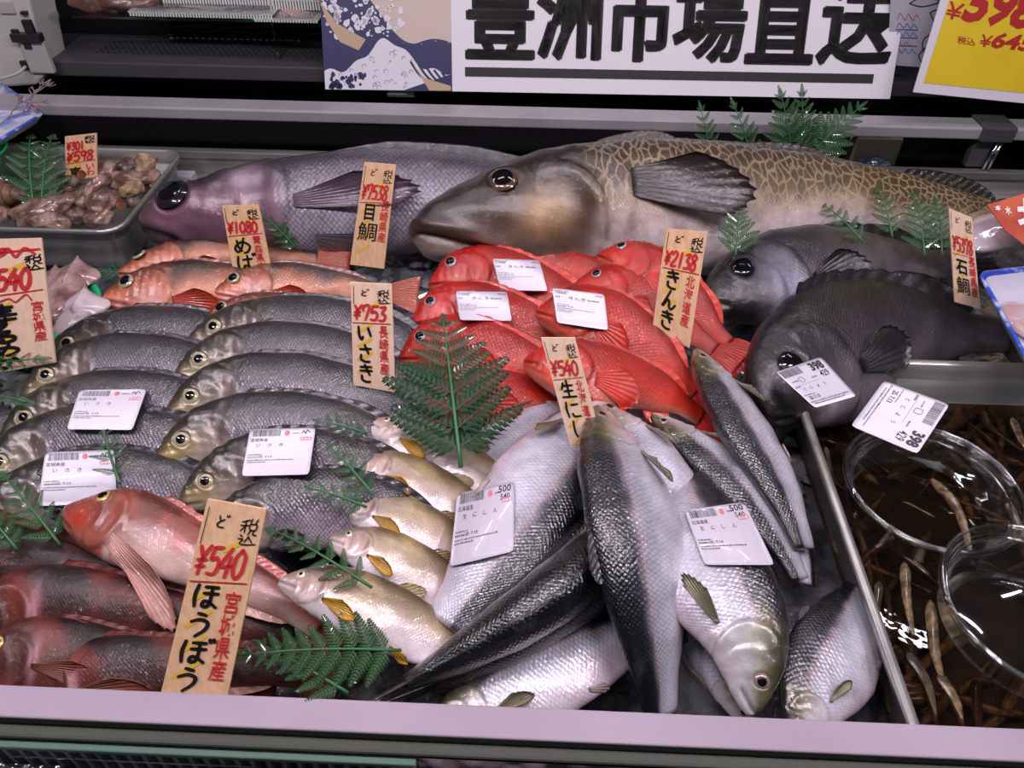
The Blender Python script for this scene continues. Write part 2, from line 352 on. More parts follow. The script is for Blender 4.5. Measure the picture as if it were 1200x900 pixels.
# ---------------------------------------------------------------- fish
# profile rows: x, height above axis, depth below axis, half thickness, all as fractions of the total length
def C(*h): return [tuple(int(x[i:i+2], 16)/255 for i in (0, 2, 4)) for x in h]
def lin(h):
    c = np.array([int(h[i:i+2], 16)/255 for i in (0, 2, 4)]); return np.where(c <= .04045, c/12.92, ((c+.055)/1.055)**2.4)
SP = {}
def band(tt, stops):                 # colour along back (1) .. belly (-1)
    xs = [a for a, _ in stops][::-1]; cs = np.array([lin(c) for _, c in stops])[::-1]
    return np.stack([np.interp(tt, xs, cs[:, k]) for k in range(3)], -1)
def blob(x, y, cx, cy, rx, ry=None, e=2):
    ry = ry or rx; return np.exp(-((((x-cx)/rx)**2+((y-cy)/ry)**2)**(e/2)))

def col_isaki(x, y, t, r):
    c = band(t+.12*np.sin(x*9+r), [(1, '17171a'), (.62, '2a292e'), (.25, '524c56'), (-.1, '867a8a'), (-.5, 'b4a8b6'), (-1, 'd2c6d0')])
    h = 1-sst(.21, .26, x+.1*np.abs(y))
    hc = band(t, [(1, '26251f'), (.45, '464038'), (0, '82786a'), (-.5, 'b0a496'), (-1, 'c4b8ac')])
    c = lerp(c, hc, h*.85)
    c = lerp(c, lin('b39a3c'), h*blob(x, y, .05, -.01, .07, .04)*(.05+.6*r))
    c = lerp(c, lin('6e4a55'), .6*blob(x, y, .205, .0, .012, .05))
    c = lerp(c, lin('40362a'), .8*blob(x, y, .012, .0, .012, .01))
    return c, (1-h)*.95
SP['isaki'] = dict(pup=.58, B=.86, prof=[(0, .004, .010, .008), (.012, .022, .022, .018), (.04, .045, .038, .032), (.08, .070, .060, .044), (.15, .100, .085, .060), (.25, .122, .102, .068), (.4, .125, .108, .066), (.55, .108, .092, .054), (.68, .076, .066, .038), (.78, .046, .042, .022), (.86, .036, .036, .012)],
    eye=(.094, .024, .0225), iris='b8b08c', op=(.145, -.01, .100, .094, .006), pre=(.11, -.012, .070, .07, .003), mouth=(-.004, .058, -.024, .003), col=col_isaki,
    pec=(.245, -.05, .12, -10, 7, .02, '6b6470'), dor=(.26, .74, .030, 12, '3a363e', 1), anal=(.55, .70, .05, '8a8290'), pel=(.27, .10, '9a90a0'), tail=(.13, .10, .30, '4a4650'))
def col_kinki(x, y, t, r):
    c = band(t+.1*np.sin(x*14+6*r), [(1, '8c140a'), (.5, 'b41e0c'), (0, 'cc2a12'), (-.45, 'd04026'), (-.8, 'd87c68'), (-1, 'dca89c')])
    h = 1-sst(.25, .3, x)
    c = lerp(c, band(t, [(1, '94180e'), (.3, 'bc2010'), (-.3, 'c63020'), (-.8, 'd05c46'), (-1, 'd88c7c')]), h*.8)
    c = lerp(c, lin('8e1c18'), .6*blob(x, y, .02, -.015, .05, .008)+.45*blob(x, y, .30, .0, .012, .06))
    c = lerp(c, lin('f0c0b4'), .65*blob(x, y, .33, -.06, .03, .03))
    c = lerp(c, lin('f2a58c'), .4*blob(x, y, .14, -.02, .04, .02)*r)
    return c, (1-h)*.8
SP['kinki'] = dict(pup=.74, B=.84, prof=[(0, .006, .012, .012), (.012, .026, .028, .03), (.04, .052, .050, .046), (.08, .092, .070, .06), (.13, .120, .090, .072), (.22, .142, .118, .082), (.34, .142, .126, .080), (.48, .120, .108, .064), (.62, .088, .080, .046), (.74, .046, .042, .026), (.84, .036, .036, .012)],
    eye=(.116, .070, .027), iris='98a4a8', op=(.17, -.01, .125, .108, .009), pre=(.13, -.015, .085, .08, .006), mouth=(-.006, .10, -.034, .006), col=col_kinki, spines=1, rough=1,
    pec=(.31, -.045, .20, -8, 24, .08, 'd93a28'), dor=(.26, .74, .042, 11, 'd83826', 1), anal=(.56, .70, .08, 'e05038'), pel=(.30, .14, 'e86a58'), tail=(.15, .12, .06, 'd83a28'))
def col_meb(x, y, t, r):
    w = .18*np.sin(x*22+5*r)+.12*np.sin(x*47+2*r)
    c = band(t+w*.8, [(1, '2a1e18'), (.55, '4c3426'), (.28, '9c5a38'), (-.05, 'cc7a48'), (-.4, 'd48a64'), (-.8, 'dca894'), (-1, 'e0bcb0')])
    h = 1-sst(.26, .3, x)
    c = lerp(c, band(t, [(1, '3c241c'), (.5, '90482f'), (.1, 'cc7050'), (-.4, 'e8a090'), (-1, 'eec0b8')]), h*.8)
    c = lerp(c, lin('b8361f'), .75*blob(x, y, .01, -.03, .05, .02)+.6*blob(x, y, .08, -.055, .06, .015))
    c = lerp(c, lin('f0c4bc'), .6*blob(x, y, .2, -.03, .04, .035))
    return c, (1-h)*.7
SP['mebaru'] = dict(pup=.66, B=.85, prof=[(0, .012, .022, .016), (.012, .034, .036, .03), (.04, .052, .052, .040), (.08, .074, .066, .05), (.14, .1, .086, .064), (.24, .122, .112, .074), (.36, .124, .116, .074), (.5, .104, .096, .06), (.64, .074, .066, .042), (.76, .046, .042, .024), (.85, .036, .036, .012)],
    eye=(.108, .050, .033), iris='a8a488', op=(.17, -.01, .118, .104, .008), pre=(.13, -.015, .08, .078, .004), mouth=(-.006, .10, -.05, .007), col=col_meb,
    pec=(.29, -.055, .2, -4, 13, .04, 'b83c20'), dor=(.26, .74, .030, 12, '8a5038', 1), anal=(.56, .70, .07, 'd86a48'), pel=(.29, .12, 'e88a70'), tail=(.15, .10, .04, 'b05030'))
def col_ayu(x, y, t, r):
    c = band(t, [(1, '4a4028'), (.8, '6c5c42'), (.5, '9c8866'), (.2, 'bca892'), (-.3, 'd4c6c6'), (-.7, 'eee2e6'), (-1, 'efe6ea')])
    h = 1-sst(.165, .195, x+.05*np.abs(y))
    c = lerp(c, band(t, [(1, '50484a'), (.4, 'a08a7e'), (0, 'd8bcae'), (-.5, 'e8d4d0'), (-1, 'ece0e2')]), h*.9)
    c = lerp(c, lin('e6d6d8'), blob(x, y, .03, -.012, .045, .014))
    c = lerp(c, lin('7c4840'), .7*blob(x, y, .175, .0, .008, .05)+.5*blob(x, y, .11, -.01, .007, .035))
    c = lerp(c, lin('d8a822'), .35*blob(x, y, .26, -.01, .04, .018))
    return c, (1-h)*.5
SP['ayu'] = dict(B=.87, prof=[(0, .008, .014, .010), (.012, .020, .022, .018), (.04, .034, .034, .026), (.09, .055, .05, .038), (.16, .074, .068, .048), (.28, .090, .086, .054), (.42, .092, .094, .054), (.58, .080, .080, .044), (.7, .058, .056, .032), (.8, .036, .034, .02), (.87, .030, .030, .01)],
    eye=(.082, .030, .0155), iris='f0ece0', op=(.12, -.004, .072, .066, .005), pre=(.09, -.006, .048, .052, .004), mouth=(-.006, .075, -.022, .004), col=col_ayu,
    pec=(.19, -.045, .14, -14, 12, .018, 'c8981c'), dor=(.42, .52, .06, 6, '8a7a50', 0), anal=(.62, .76, .06, 'c09a30'), pel=(.48, .10, 'c8981c'), tail=(.12, .11, .5, 'b09040'))
def col_her(x, y, t, r):
    e = .07*np.sin(x*60+9*r)*.3
    c = band(t+e+.05*r, [(1, '06080c'), (.72, '0a0f18'), (.48, '161e2a'), (.36, '4c4c58'), (.26, 'b8a8b0'), (.12, 'b8bac8'), (-.2, 'd0d2e0'), (-.6, 'cfd0dc'), (-.85, 'd9ccd8'), (-1, 'd4b8c4')])
    c = lerp(c, lin('e0b8c6'), .5*blob(x, t, .55, -.55, .2, .25)*r)
    h = 1-sst(.175, .205, x+.06*np.abs(y))
    hc = band(t, [(1, '2c2c22'), (.5, '5a5640'), (.15, 'a09c8c'), (-.3, 'c8c4c6'), (-1, 'd8ccd2')])
    c = lerp(c, hc, h*.9)
    c = lerp(c, lin('8a8458'), .5*blob(x, y, .05, .03, .05, .02)+.45*blob(x, y, .19, .045, .03, .02))
    return c, (1-h)*(.45+.55*sst(-.5, .5, t))
SP['herring'] = dict(B=.87, prof=[(0, .006, .012, .008), (.012, .018, .022, .014), (.04, .034, .038, .024), (.09, .056, .062, .036), (.16, .078, .088, .047), (.28, .103, .120, .056), (.42, .112, .134, .058), (.56, .100, .118, .050), (.68, .080, .092, .038), (.78, .054, .060, .026), (.87, .040, .042, .014)],
    eye=(.072, .020, .0185), iris='98807a', pup=.56, op=(.115, -.006, .078, .078, .0045), pre=(.09, -.008, .05, .055, .0025), mouth=(.004, .05, -.022, .004), col=col_her,
    pec=(.205, -.062, .13, -10, 10, .016, '8a8468'), dor=(.45, .56, .04, 7, '3a3c40', 0), anal=(.68, .8, .035, 'b8a8a8'), pel=(.50, .07, 'b8a8a0'), tail=(.15, .13, .6, '4c4844'))
def col_gur(x, y, t, r):
    c = band(t+.12*np.sin(x*17+8*r), [(1, '5a2c24'), (.55, '74392e'), (.2, '8c5446'), (-.15, 'a87c72'), (-.5, 'c8a8a0'), (-1, 'd8bcb4')])
    h = 1-sst(.21, .235, x+.1*np.abs(y))
    c = lerp(c, band(t, [(1, '6e382c'), (.3, '86483a'), (-.3, '964838'), (-1, 'a04430')]), h*.9)
    c = lerp(c, lin('c83820'), .8*blob(x, y, .09, -.03, .05, .03))
    c = lerp(c, lin('c84830'), .55*blob(x, y, .4, .0, .03, .02)+.5*blob(x, y, .33, .04, .02, .02))
    c = lerp(c, lin('b82a20'), .7*sst(.72, .9, x)*(.5+.5*t))
    return c, (1-h)*.4
SP['gurnard'] = dict(pup=.62, B=.88, prof=[(0, .004, .022, .02), (.015, .016, .040, .036), (.05, .042, .060, .046), (.1, .076, .082, .056), (.15, .098, .094, .062), (.22, .104, .104, .064), (.32, .096, .100, .060), (.46, .074, .080, .048), (.62, .052, .056, .036), (.78, .036, .036, .024), (.88, .028, .028, .012)],
    eye=(.125, .050, .0225), iris='c8b468', op=(.16, -.01, .075, .088, .008), pre=(.11, -.02, .06, .07, .004), mouth=(-.03, .07, -.062, .004), col=col_gur,
    pec=(.215, -.06, .36, -22, 6, .05, 'c08a7c'), dor=(.26, .8, .04, 14, 'b05040', 1), anal=(.5, .8, .035, 'd8a090'), pel=(.24, .16, 'e0a898'), tail=(.12, .07, .1, '9a2418'))
def col_gur2(x, y, t, r):
    c = band(t+.15*np.sin(x*17+8*r), [(1, '160807'), (.5, '260f0c'), (.1, '361612'), (-.3, '42201c'), (-.7, '542c28'), (-1, '6c3e3a')])
    h = 1-sst(.21, .24, x)
    c = lerp(c, band(t, [(1, '30201c'), (.3, '4c2a24'), (-.3, '54241c'), (-1, '6c342c')]), h*.9)
    c = lerp(c, lin('c894a0'), .9*blob(x, y, .238, -.01, .012, .06))
    return c, (1-h)*.5
SP['gurnard_dark'] = dict(SP['gurnard'], col=col_gur2, pec=(.235, -.03, .26, -10, 12, .02, '7a4438'), dor=(.26, .8, .035, 14, '6a2a24', 1), tail=(.12, .10, .1, '7a2a20'))
def col_med(x, y, t, r):
    c = band(t+.08*np.sin(x*13), [(1, '2a272e'), (.6, '57525e'), (.2, '7d7684'), (-.3, 'a098aa'), (-.8, 'b8b0c0'), (-1, 'b0a8b8')])
    h = 1-sst(.23, .27, x)
    c = lerp(c, band(t, [(1, '2c2428'), (.5, '3e2c36'), (0, '6a4658'), (-.5, '7a5064'), (-1, '5a3c4a')]), h*.92)
    c = lerp(c, lin('b8a4b4'), .7*blob(x, y, .19, .03, .03, .025))
    c = lerp(c, lin('3a2430'), .8*blob(x, y, .0, -.03, .03, .03))
    return c, (1-h)
SP['medai'] = dict(pup=.62, B=.86, prof=[(0, .016, .024, .02), (.012, .036, .046, .036), (.035, .050, .060, .050), (.08, .068, .080, .062), (.14, .086, .096, .072), (.24, .110, .112, .082), (.4, .130, .12, .084), (.55, .112, .104, .07), (.68, .08, .074, .048), (.78, .05, .046, .026), (.86, .04, .04, .014)],
    eye=(.070, .018, .031), iris='231c28', op=(.16, -.005, .1, .1, .006), pre=(.12, -.01, .07, .08, .003), mouth=(-.02, .06, -.05, .006), col=col_med,
    pec=(.27, -.02, .21, 3, 8, .03, '5a4a5c'), dor=(.3, .76, .035, 14, '3c3a42', 0), anal=(.55, .74, .04, '6a6470'), pel=(.3, .1, '6a6470'), tail=(.14, .13, .5, '3a3840'))
def col_cod(x, y, t, r):
    c = band(t+.1*np.sin(x*11)+.06*np.sin(x*31), [(1, '1c1410'), (.75, '2a2018'), (.5, '43361f'), (.15, '564728'), (-.1, '7c6a4c'), (-.3, 'b8a496'), (-.6, 'd8caca'), (-1, 'e6dcde')])
    h = 1-sst(.22, .25, x+.15*np.abs(y+.01))
    hc = band(t, [(1, '1a120f'), (.5, '20150f'), (.1, '2b1e17'), (-.2, '36271e'), (-.5, '423024'), (-.8, '604e40'), (-1, 'a89a90')])
    c = lerp(c, hc, h*.95)
    c = lerp(c, lin('b8966e'), .85*blob(x, y, .160, -.028, .032, .022)+.4*blob(x, y, .17, -.01, .03, .02))
    c = lerp(c, lin('a88c8c'), .6*blob(x, y, .075, -.05, .03, .014))
    c = lerp(c, lin('c8b8b8'), .9*blob(x, y, .262, -.06, .014, .05))
    c = lerp(c, lin('302826'), .7*blob(x, y, .25, .03, .018, .03))
    return c, (1-h)*sst(-.5, -.2, t)*(1-sst(.8, .97, t))
SP['cod'] = dict(pup=.68, B=.89, prof=[(0, .008, .020, .016), (.01, .020, .036, .03), (.03, .038, .050, .042), (.07, .058, .070, .052), (.13, .082, .088, .062), (.2, .100, .102, .072), (.3, .112, .116, .08), (.42, .106, .116, .074), (.56, .082, .088, .056), (.7, .054, .054, .036), (.8, .034, .034, .022), (.89, .022, .022, .01)],
    eye=(.118, .026, .0185), iris='5a4436', op=(.175, -.035, .068, .072, .011), pre=(.215, -.015, .06, .08, .005), mouth=(-.012, .10, -.060, .008), col=col_cod, barbel=1,
    pec=(.275, .004, .14, -7, 12, .05, '2a2022'), dor=(.24, .36, .030, 12, '3c302a', 0), dor2=(.44, .58, .022, 12, '2e2622'), dor3=(.66, .80, .030, 12, '1e1612'), anal=(.5, .64, .05, '6a5a50'), pel=(.22, .12, '9a8a80'), tail=(.11, .12, .0, '54483e'))
def col_ish(x, y, t, r):
    c = band(t+.08*np.sin(x*12+r), [(1, '0c0b0d'), (.6, '1a181c'), (.2, '38343a'), (-.2, '585056'), (-.6, '686066'), (-1, '6c646a')])
    k = 1-sst(.09+.03*(r > .5), .17+.02*(r > .5), x+.25*np.abs(y-.02))
    c = lerp(c, lin('070608'), .95*k)
    if r > .5:
        c = lerp(c, lin('9294ac'), .8*blob(x, y, .21, -.02, .06, .08)); c = lerp(c, lin('070608'), .5*blob(x, y, .12, .09, .05, .03))
        c = lerp(c, lin('8a8688'), .3*sst(.3, .5, x))
        c = lerp(c, lin('d0a89c'), .8*blob(x, y, .008, -.04, .02, .014))
    else:
        c = lerp(c, lin('a08a9a'), .55*blob(x, y, .16, -.08, .05, .05))
    c = lerp(c, lin('0c0a0c'), .85*blob(x, y, .265, .04, .012, .035))
    return c, .9*sst(.2, .3, x)
SP['ishidai'] = dict(pup=.7, B=.85, prof=[(0, .010, .030, .02), (.012, .050, .056, .034), (.04, .090, .078, .046), (.09, .132, .106, .06), (.16, .172, .140, .072), (.26, .202, .168, .080), (.38, .204, .172, .080), (.52, .172, .148, .066), (.64, .118, .104, .046), (.75, .062, .058, .026), (.85, .05, .05, .014)],
    eye=(.115, .050, .034), iris='17161a', op=(.18, -.015, .1, .13, .007), pre=(.13, -.03, .07, .09, .004), mouth=(-.02, .04, -.04, .006), col=col_ish,
    pec=(.29, -.035, .17, 10, 24, .05, '1c1a1e'), dor=(.28, .76, .06, 12, '1c1a1e', 1), anal=(.56, .72, .06, '201e22'), pel=(.28, .14, '1c1a1e'), tail=(.15, .17, .1, '201e22'))

FM = {'isaki': fishmat('skin_grunt', .0024, .6, .4, rough=.3, metal=.12),
      'kinki': fishmat('skin_red', .0030, .45, .35, blot=((.42, .012, .006), .48, .7, 30, .7), rough=.38, wet=.35, spec=.25, coat=.5),
      'mebaru': fishmat('skin_rockfish', .0026, .35, .35, blot=((.30, .14, .07), .55, .72, 45, .5), rough=.3),
      'ayu': fishmat('skin_sweetfish', .0018, .3, .2, blot=((.85, .66, .34), .52, .75, 25, .4), rough=.28, metal=.1, wet=.2),
      'herring': fishmat('skin_herring', .0025, .42, .3, blot=((.62, .60, .70), .55, .8, 40, .12), rough=.28, metal=.12, aspect=.7, wet=.25),
      'gurnard': fishmat('skin_gurnard', .0016, .25, .2, blot=((.45, .10, .06), .5, .72, 28, .5), rough=.3),
      'gurnard_dark': fishmat('skin_gurnard_dark', .0018, .3, .3, blot=((.30, .05, .03), .5, .72, 26, .5), rough=.42, wet=.5, coat=.28, spec=.3),
      'medai': fishmat('skin_purple', .0046, .5, .3, rough=.3, metal=.1, wet=.4),
      'cod': fishmat('skin_cod', .0030, .25, .25, ret=((.52, .40, .24), .0095, .17, .62), rough=.34, blot=((.07, .045, .025), .5, .75, 40, .5), wet=.5, coat=.5),
      'ishidai': fishmat('skin_grey', .0028, .5, .4, blot=((.020, .018, .020), .45, .75, 40, .6), rough=.4, wet=.4, coat=.45, spec=.35)}
M_PUPIL = pmat('pupil', (.003, .003, .004), .08, coat=.3)
M_FIN = {}

FISH = []                            # (name, verts, faces) in the world, for laying things on top
class Fish: pass
def make_fish(sp, name, label, group, pts, dorsal, roll=10, hs=1.0, ts=1.0, cat='fish', twist=0.0, r=None, ns=None, nofins=()):
    S = SP[sp]; F = Fish(); r = random.random() if r is None else r
    wp = np.array([P(*p) for p in pts]); cur = catmull(wp, 241)
    dl = np.linalg.norm(np.diff(cur, axis=0), axis=1); arc = np.concatenate([[0], np.cumsum(dl)]); L = arc[-1]
    g = np.linspace(0, 1, 201); cen = np.stack([np.interp(g*L, arc, cur[:, k]) for k in range(3)], 1)
    T = nrm(np.gradient(cen, axis=0)); k = np.hanning(23); k /= k.sum()
    T = nrm(np.stack([np.convolve(np.pad(T[:, i], 11, 'edge'), k, 'valid') for i in range(3)], 1))
    up = nrm(np.array([0, 0, 1.0])-T*T[:, 2:3]); D0 = nrm(np.cross(up, T))
    hint = {'up': (0, 1, 0), 'down': (0, -1, 0), 'left': (-1, 0, 0), 'right': (1, 0, 0)}[dorsal]
    if np.dot(D0[60], hint) < 0: D0 = -D0
    ra = np.radians(roll+twist*np.linspace(-1, 1, 201))[:, None]
    D = np.cos(ra)*D0+np.sin(ra)*up; N = np.cos(ra)*up-np.sin(ra)*D0
    tb = {}
    pr = np.array(S['prof']); B = S['B']
    gx, U = smooth_table(pr[:, 0], pr[:, 1]*hs, 601, 15); _, W = smooth_table(pr[:, 0], pr[:, 2]*hs, 601, 15); _, TH = smooth_table(pr[:, 0], pr[:, 3]*ts, 601, 15)
    U = np.maximum(U, .003); W = np.maximum(W, .003); TH = np.maximum(TH, .003)
    def uw(x): return np.interp(x, gx, U), np.interp(x, gx, W), np.interp(x, gx, TH)
    def fr(x):
        q = np.clip(x, 0, 1)
        c = np.stack([np.interp(q, g, cen[:, i]) for i in range(3)], -1)
        t = np.stack([np.interp(q, g, T[:, i]) for i in range(3)], -1); d = np.stack([np.interp(q, g, D[:, i]) for i in range(3)], -1); n = np.stack([np.interp(q, g, N[:, i]) for i in range(3)], -1)
        c = c+t*((np.asarray(x)-q)*L)[..., None]
        return c, t, nrm(d), nrm(n)
    def W3(x, y, n):                 # fish coordinates -> world
        x, y, n = np.broadcast_arrays(np.asarray(x, float), np.asarray(y, float), np.asarray(n, float))
        c, t, d, nn = fr(x); return c+d*(y*L)[..., None]+nn*(n*L)[..., None]
    def surf(x, y):
        u, w, th = uw(np.clip(x, 0, B)); q = np.where(y > 0, y/u, -y/w)
        return th*np.sqrt(np.clip(1-q*q, 0, 1))**.92
    # --- body grid
    ex, ey, er = S['eye']; ocx, ocy, oax, oay, oh = S['op']; pcx, pcy, pax, pay, ph = S['pre']; my0, mx1, my1, mh = S['mouth']
    xs = np.concatenate([.32*(np.linspace(0, 1, 62)**1.25), np.linspace(.32, B, 44)[1:]])
    th_ = np.linspace(0, 2*np.pi, 60, endpoint=False)
    X, A = np.meshgrid(xs, th_, indexing='ij')
    u, w, t = uw(X); ca, sa = np.cos(A), np.sin(A)
    y = np.where(ca > 0, u*ca, w*ca); n = t*np.sign(sa)*np.abs(sa)**.92
    out = np.stack([ca/np.maximum(np.where(ca > 0, u, w), 1e-3), sa/np.maximum(t, 1e-3)], -1); out = nrm(out)
    d = np.zeros_like(X)
    rr = np.sqrt(((X-ocx)/oax)**2+((y-ocy)/oay)**2); m = (X > ocx-.02)
    lat = 1-np.abs(ca)**5
    d += lat*oh*m*sst(.55, .97, rr)*(1-sst(.98, 1.05, rr))
    d -= lat*oh*.35*m*np.exp(-((rr-1.08)/.05)**2)
    rp = np.sqrt(((X-pcx)/pax)**2+((y-pcy)/pay)**2)
    d += lat*ph*(X > pcx-.01)*sst(.6, .96, rp)*(1-sst(.98, 1.08, rp))
    # mouth: groove with lips
    px, py = 0.0, my0; qx, qy = mx1, my1; tt = np.clip(((X-px)*(qx-px)+(y-py)*(qy-py))/((qx-px)**2+(qy-py)**2), 0, 1)
    dm = np.sqrt((X-px-tt*(qx-px))**2+(y-py-tt*(qy-py))**2)
    d += -mh*1.3*np.exp(-(dm/.0045)**2)+mh*.8*np.exp(-((dm-.012)/.007)**2)*(1-.6*tt)
    de = np.sqrt((X-ex)**2+(y-ey)**2)/er
    d += er*(-.28*(1-sst(.7, 1.0, de))+.13*np.exp(-((de-1.14)/.12)**2))
    hd = 1-sst(.2, .28, X)
    d += hd*(.0018 if sp in ('kinki', 'mebaru', 'isaki') else .0007)*np.sin(X*140+y*90+4*r)*np.sin(y*130-X*40)*(de > 1.3)+.0012*np.sin(X*38+9*r)*np.sin(y*55+3*r)
    if S.get('spines'): d += hd*.004*np.maximum(0, np.sin(X*210)*np.sin(y*160+1))*(y > .02)*(de > 1.2)
    gir = np.maximum(0, 1-X/.01); d *= (1-gir)
    y = y+d*out[..., 0]; n = n+d*out[..., 1]
    V = W3(X, y, n)
    col, al = S['col'](X, y, ca, r)
    col = lerp(col, lin('181416'), .55*np.exp(-(dm/.004)**2)*(X < .2))
    col = lerp(col, lin('1c1618'), .45*m*np.exp(-((rr-1.04)/.03)**2))
    ga = (A-np.pi/2)/(np.pi/2)*(pr[:, 1:3].sum(1).max()/2*hs)*1.1
    fc = np.stack([X*L, ga*L, 0*X], -1)
    nr_, nc_ = X.shape
    verts = V.reshape(-1, 3); faces = grid_faces(nr_, nc_, True)
    tip = W3(0.0-.002, (y[0].mean()), 0.0); end = V[-1].mean(0)
    verts = np.vstack([verts, tip[None], end[None]]); i0 = nr_*nc_
    colf = np.concatenate([np.concatenate([col, al[..., None]], -1).reshape(-1, 4), np.array([[*col[0].mean(0), 0], [*col[-1].mean(0), 0]])])
    fcf = np.vstack([fc.reshape(-1, 3), [[0, 0, 0], [B*L, 0, 0]]])
    j = np.arange(nc_); j2 = (j+1) % nc_
    tris = [[i0, int(b), int(a)] for a, b in zip(j, j2)]+[[i0+1, int((nr_-1)*nc_+a), int((nr_-1)*nc_+b)] for a, b in zip(j, j2)]
    allf = faces[:, ::-1].tolist()+[q[::-1] for q in tris]
    # orientation: faces must look outwards
    f0 = faces[len(faces)//2]; nn = np.cross(verts[f0[1]]-verts[f0[0]], verts[f0[3]]-verts[f0[0]]); cc = verts[f0].mean(0)-fr(X.ravel()[f0[0]])[0]
    if np.dot(nn, cc) > 0: allf = [q[::-1] for q in allf]
    zmin = verts[:, 2].min(); base = np.array([cen[100][0], cen[100][1], zmin])
    root = thing(name, label, cat, base, group)
    F.root = root; F.W3 = W3; F.surf = surf; F.L = L; F.cen = cen; F.r = r
    mt = FM[sp]
    body = link('body', mesh_of(verts-base, allf, True, attrs={'col': ('FLOAT_COLOR', colf), 'fc': ('FLOAT_VECTOR', fcf)}), mt, root)
    FISH.append((root.name, verts, allf))
    # --- eye
    e0 = W3(ex, ey, surf(ex, ey)-er*.34)
    ea = nrm(W3(ex+.01, ey, surf(ex+.01, ey))-W3(ex-.01, ey, surf(ex-.01, ey))); eb = nrm(W3(ex, ey+.01, surf(ex, ey+.01))-W3(ex, ey-.01, surf(ex, ey-.01)))
    en = nrm(np.cross(ea, eb)); 
    if np.dot(en, fr(ex)[3]) < 0: en = -en
    eb = np.cross(en, ea); R = er*L
    def dome(r0, r1, h, lift, kk=8, seg=28):
        q = np.linspace(0, 1, kk); v = []
        for a in q:
            rad = R*(r0+(r1-r0)*a); hh = R*(lift+h*math.sqrt(max(0, 1-(rad/R/1.04)**2)))
            for s in range(seg):
                an = 2*math.pi*s/seg; v.append(e0+ea*rad*math.cos(an)+eb*rad*math.sin(an)+en*hh)
        f = grid_faces(kk, seg, True).tolist()
        if r0 == 0: pass
        return np.array(v), f
    v, f = dome(.0001, .98, .48, .08)
    eye = link('eye', mesh_of(v-base, f, True), pmat('iris_'+S['iris'], tuple(lin(S['iris'])), .15, coat=1, metal=.2), root)
    v, f = dome(.0001, S.get('pup', .5), .50, .12)
    link('pupil', mesh_of(v-base, f, True), M_PUPIL, eye)
    # --- fins
    def sheet(nm, G, colr, th=.0007, tip=None, ray=None):
        G = np.asarray(G); nrr, ncc = G.shape[:2]
        gn = nrm(np.cross(np.gradient(G, axis=0), np.gradient(G, axis=1)))
        rid = .0005*np.cos(np.arange(nrr)*np.pi/2)[:, None, None]
        top = G+gn*(th/2+rid); bot = G-gn*(th/2-rid)
        v = np.vstack([top.reshape(-1, 3), bot.reshape(-1, 3)]); f = grid_faces(nrr, ncc); o = nrr*ncc
        fs = f.tolist()+(f[:, ::-1]+o).tolist()
        idx = np.arange(o).reshape(nrr, ncc); loop = list(idx[0, :])+list(idx[1:, -1])+list(idx[-1, -2::-1])+list(idx[-2:0:-1, 0])
        fs += [[int(a), int(b), int(b+o), int(a+o)] for a, b in zip(loop, loop[1:]+loop[:1])]
        c = lin(colr); cc = np.tile(c, (nrr, ncc, 1)); kk = (.92+.14*np.cos(np.arange(nrr)*np.pi/2))[:, None, None]; cc = np.clip(cc*kk, 0, 1)
        if tip is not None: cc = lerp(cc, lin(tip), np.broadcast_to(np.linspace(0, 1, ncc)[None]**2, (nrr, ncc)))
        c4 = np.concatenate([cc, np.zeros((nrr, ncc, 1))], -1).reshape(-1, 4); c4 = np.vstack([c4, c4])
        me = mesh_of(v-base, fs, True, attrs={'col': ('FLOAT_COLOR', c4), 'fc': ('FLOAT_VECTOR', np.zeros((len(c4), 3)))})
        return link(nm, me, mt, root)
    if S.get('pec') and 'pec' not in nofins:
        px, py, pl, a0, spr, bw, pc = S['pec']; nr2 = 4*8+1; q = np.linspace(-1, 1, nr2); s = np.linspace(0, 1, 10)
        Lr = pl*(1-.35*np.abs(q+.25)**1.5)*(1-.05*np.abs(np.cos(np.arange(nr2)*np.pi/4)))
        an = np.radians(a0+q*spr)[:, None]; xx = px+s[None]*Lr[:, None]*np.cos(an); yy = py+q[:, None]*bw*.35*(1-.0*s)+s[None]*Lr[:, None]*np.sin(an)
        nz = surf(xx, yy)+.004+.035*s[None]**1.4
        sheet('pectoral_fin', W3(xx, yy, nz), pc)
    def median(nm, x0, x1, h, nr0, c, top=True, spiny=0, fold=.75):
        nr2 = 4*nr0+1; q = np.linspace(0, 1, nr2); s = np.linspace(0, 1, 7); x = x0+(x1-x0)*q
        u, w, t = uw(x); y0 = (u if top else -w)*.97
        prof = (np.sin(np.pi*np.clip(q*.9+.12, 0, 1))**.6); 
        if spiny: prof = np.where(q < .55, .10*np.abs(np.cos(np.arange(nr2)*np.pi/4))+.6, 1.0*np.sin(np.pi*np.clip(.25+(q-.55)*1.5, 0, 1)))
        hh = h*prof; sg = 1 if top else -1
        xx = x[:, None]+s[None]*hh[:, None]*fold; yy = y0[:, None]+sg*s[None]*hh[:, None]*math.sqrt(1-fold*fold)
        sheet(nm, W3(xx, yy, .002+0*xx), c)
    if S.get('dor') and 'dor' not in nofins: a, b, h, k0, c, sp_ = S['dor']; median('dorsal_fin', a, b, h, k0, c, True, sp_)
    for k2 in ('dor2', 'dor3'):
        if S.get(k2): a, b, h, k0, c = S[k2]; median('dorsal_fin', a, b, h, k0, c, True, 0)
    if S.get('anal') and 'anal' not in nofins: a, b, h, c = S['anal']; median('anal_fin', a, b, h, 8, c, False, 0)
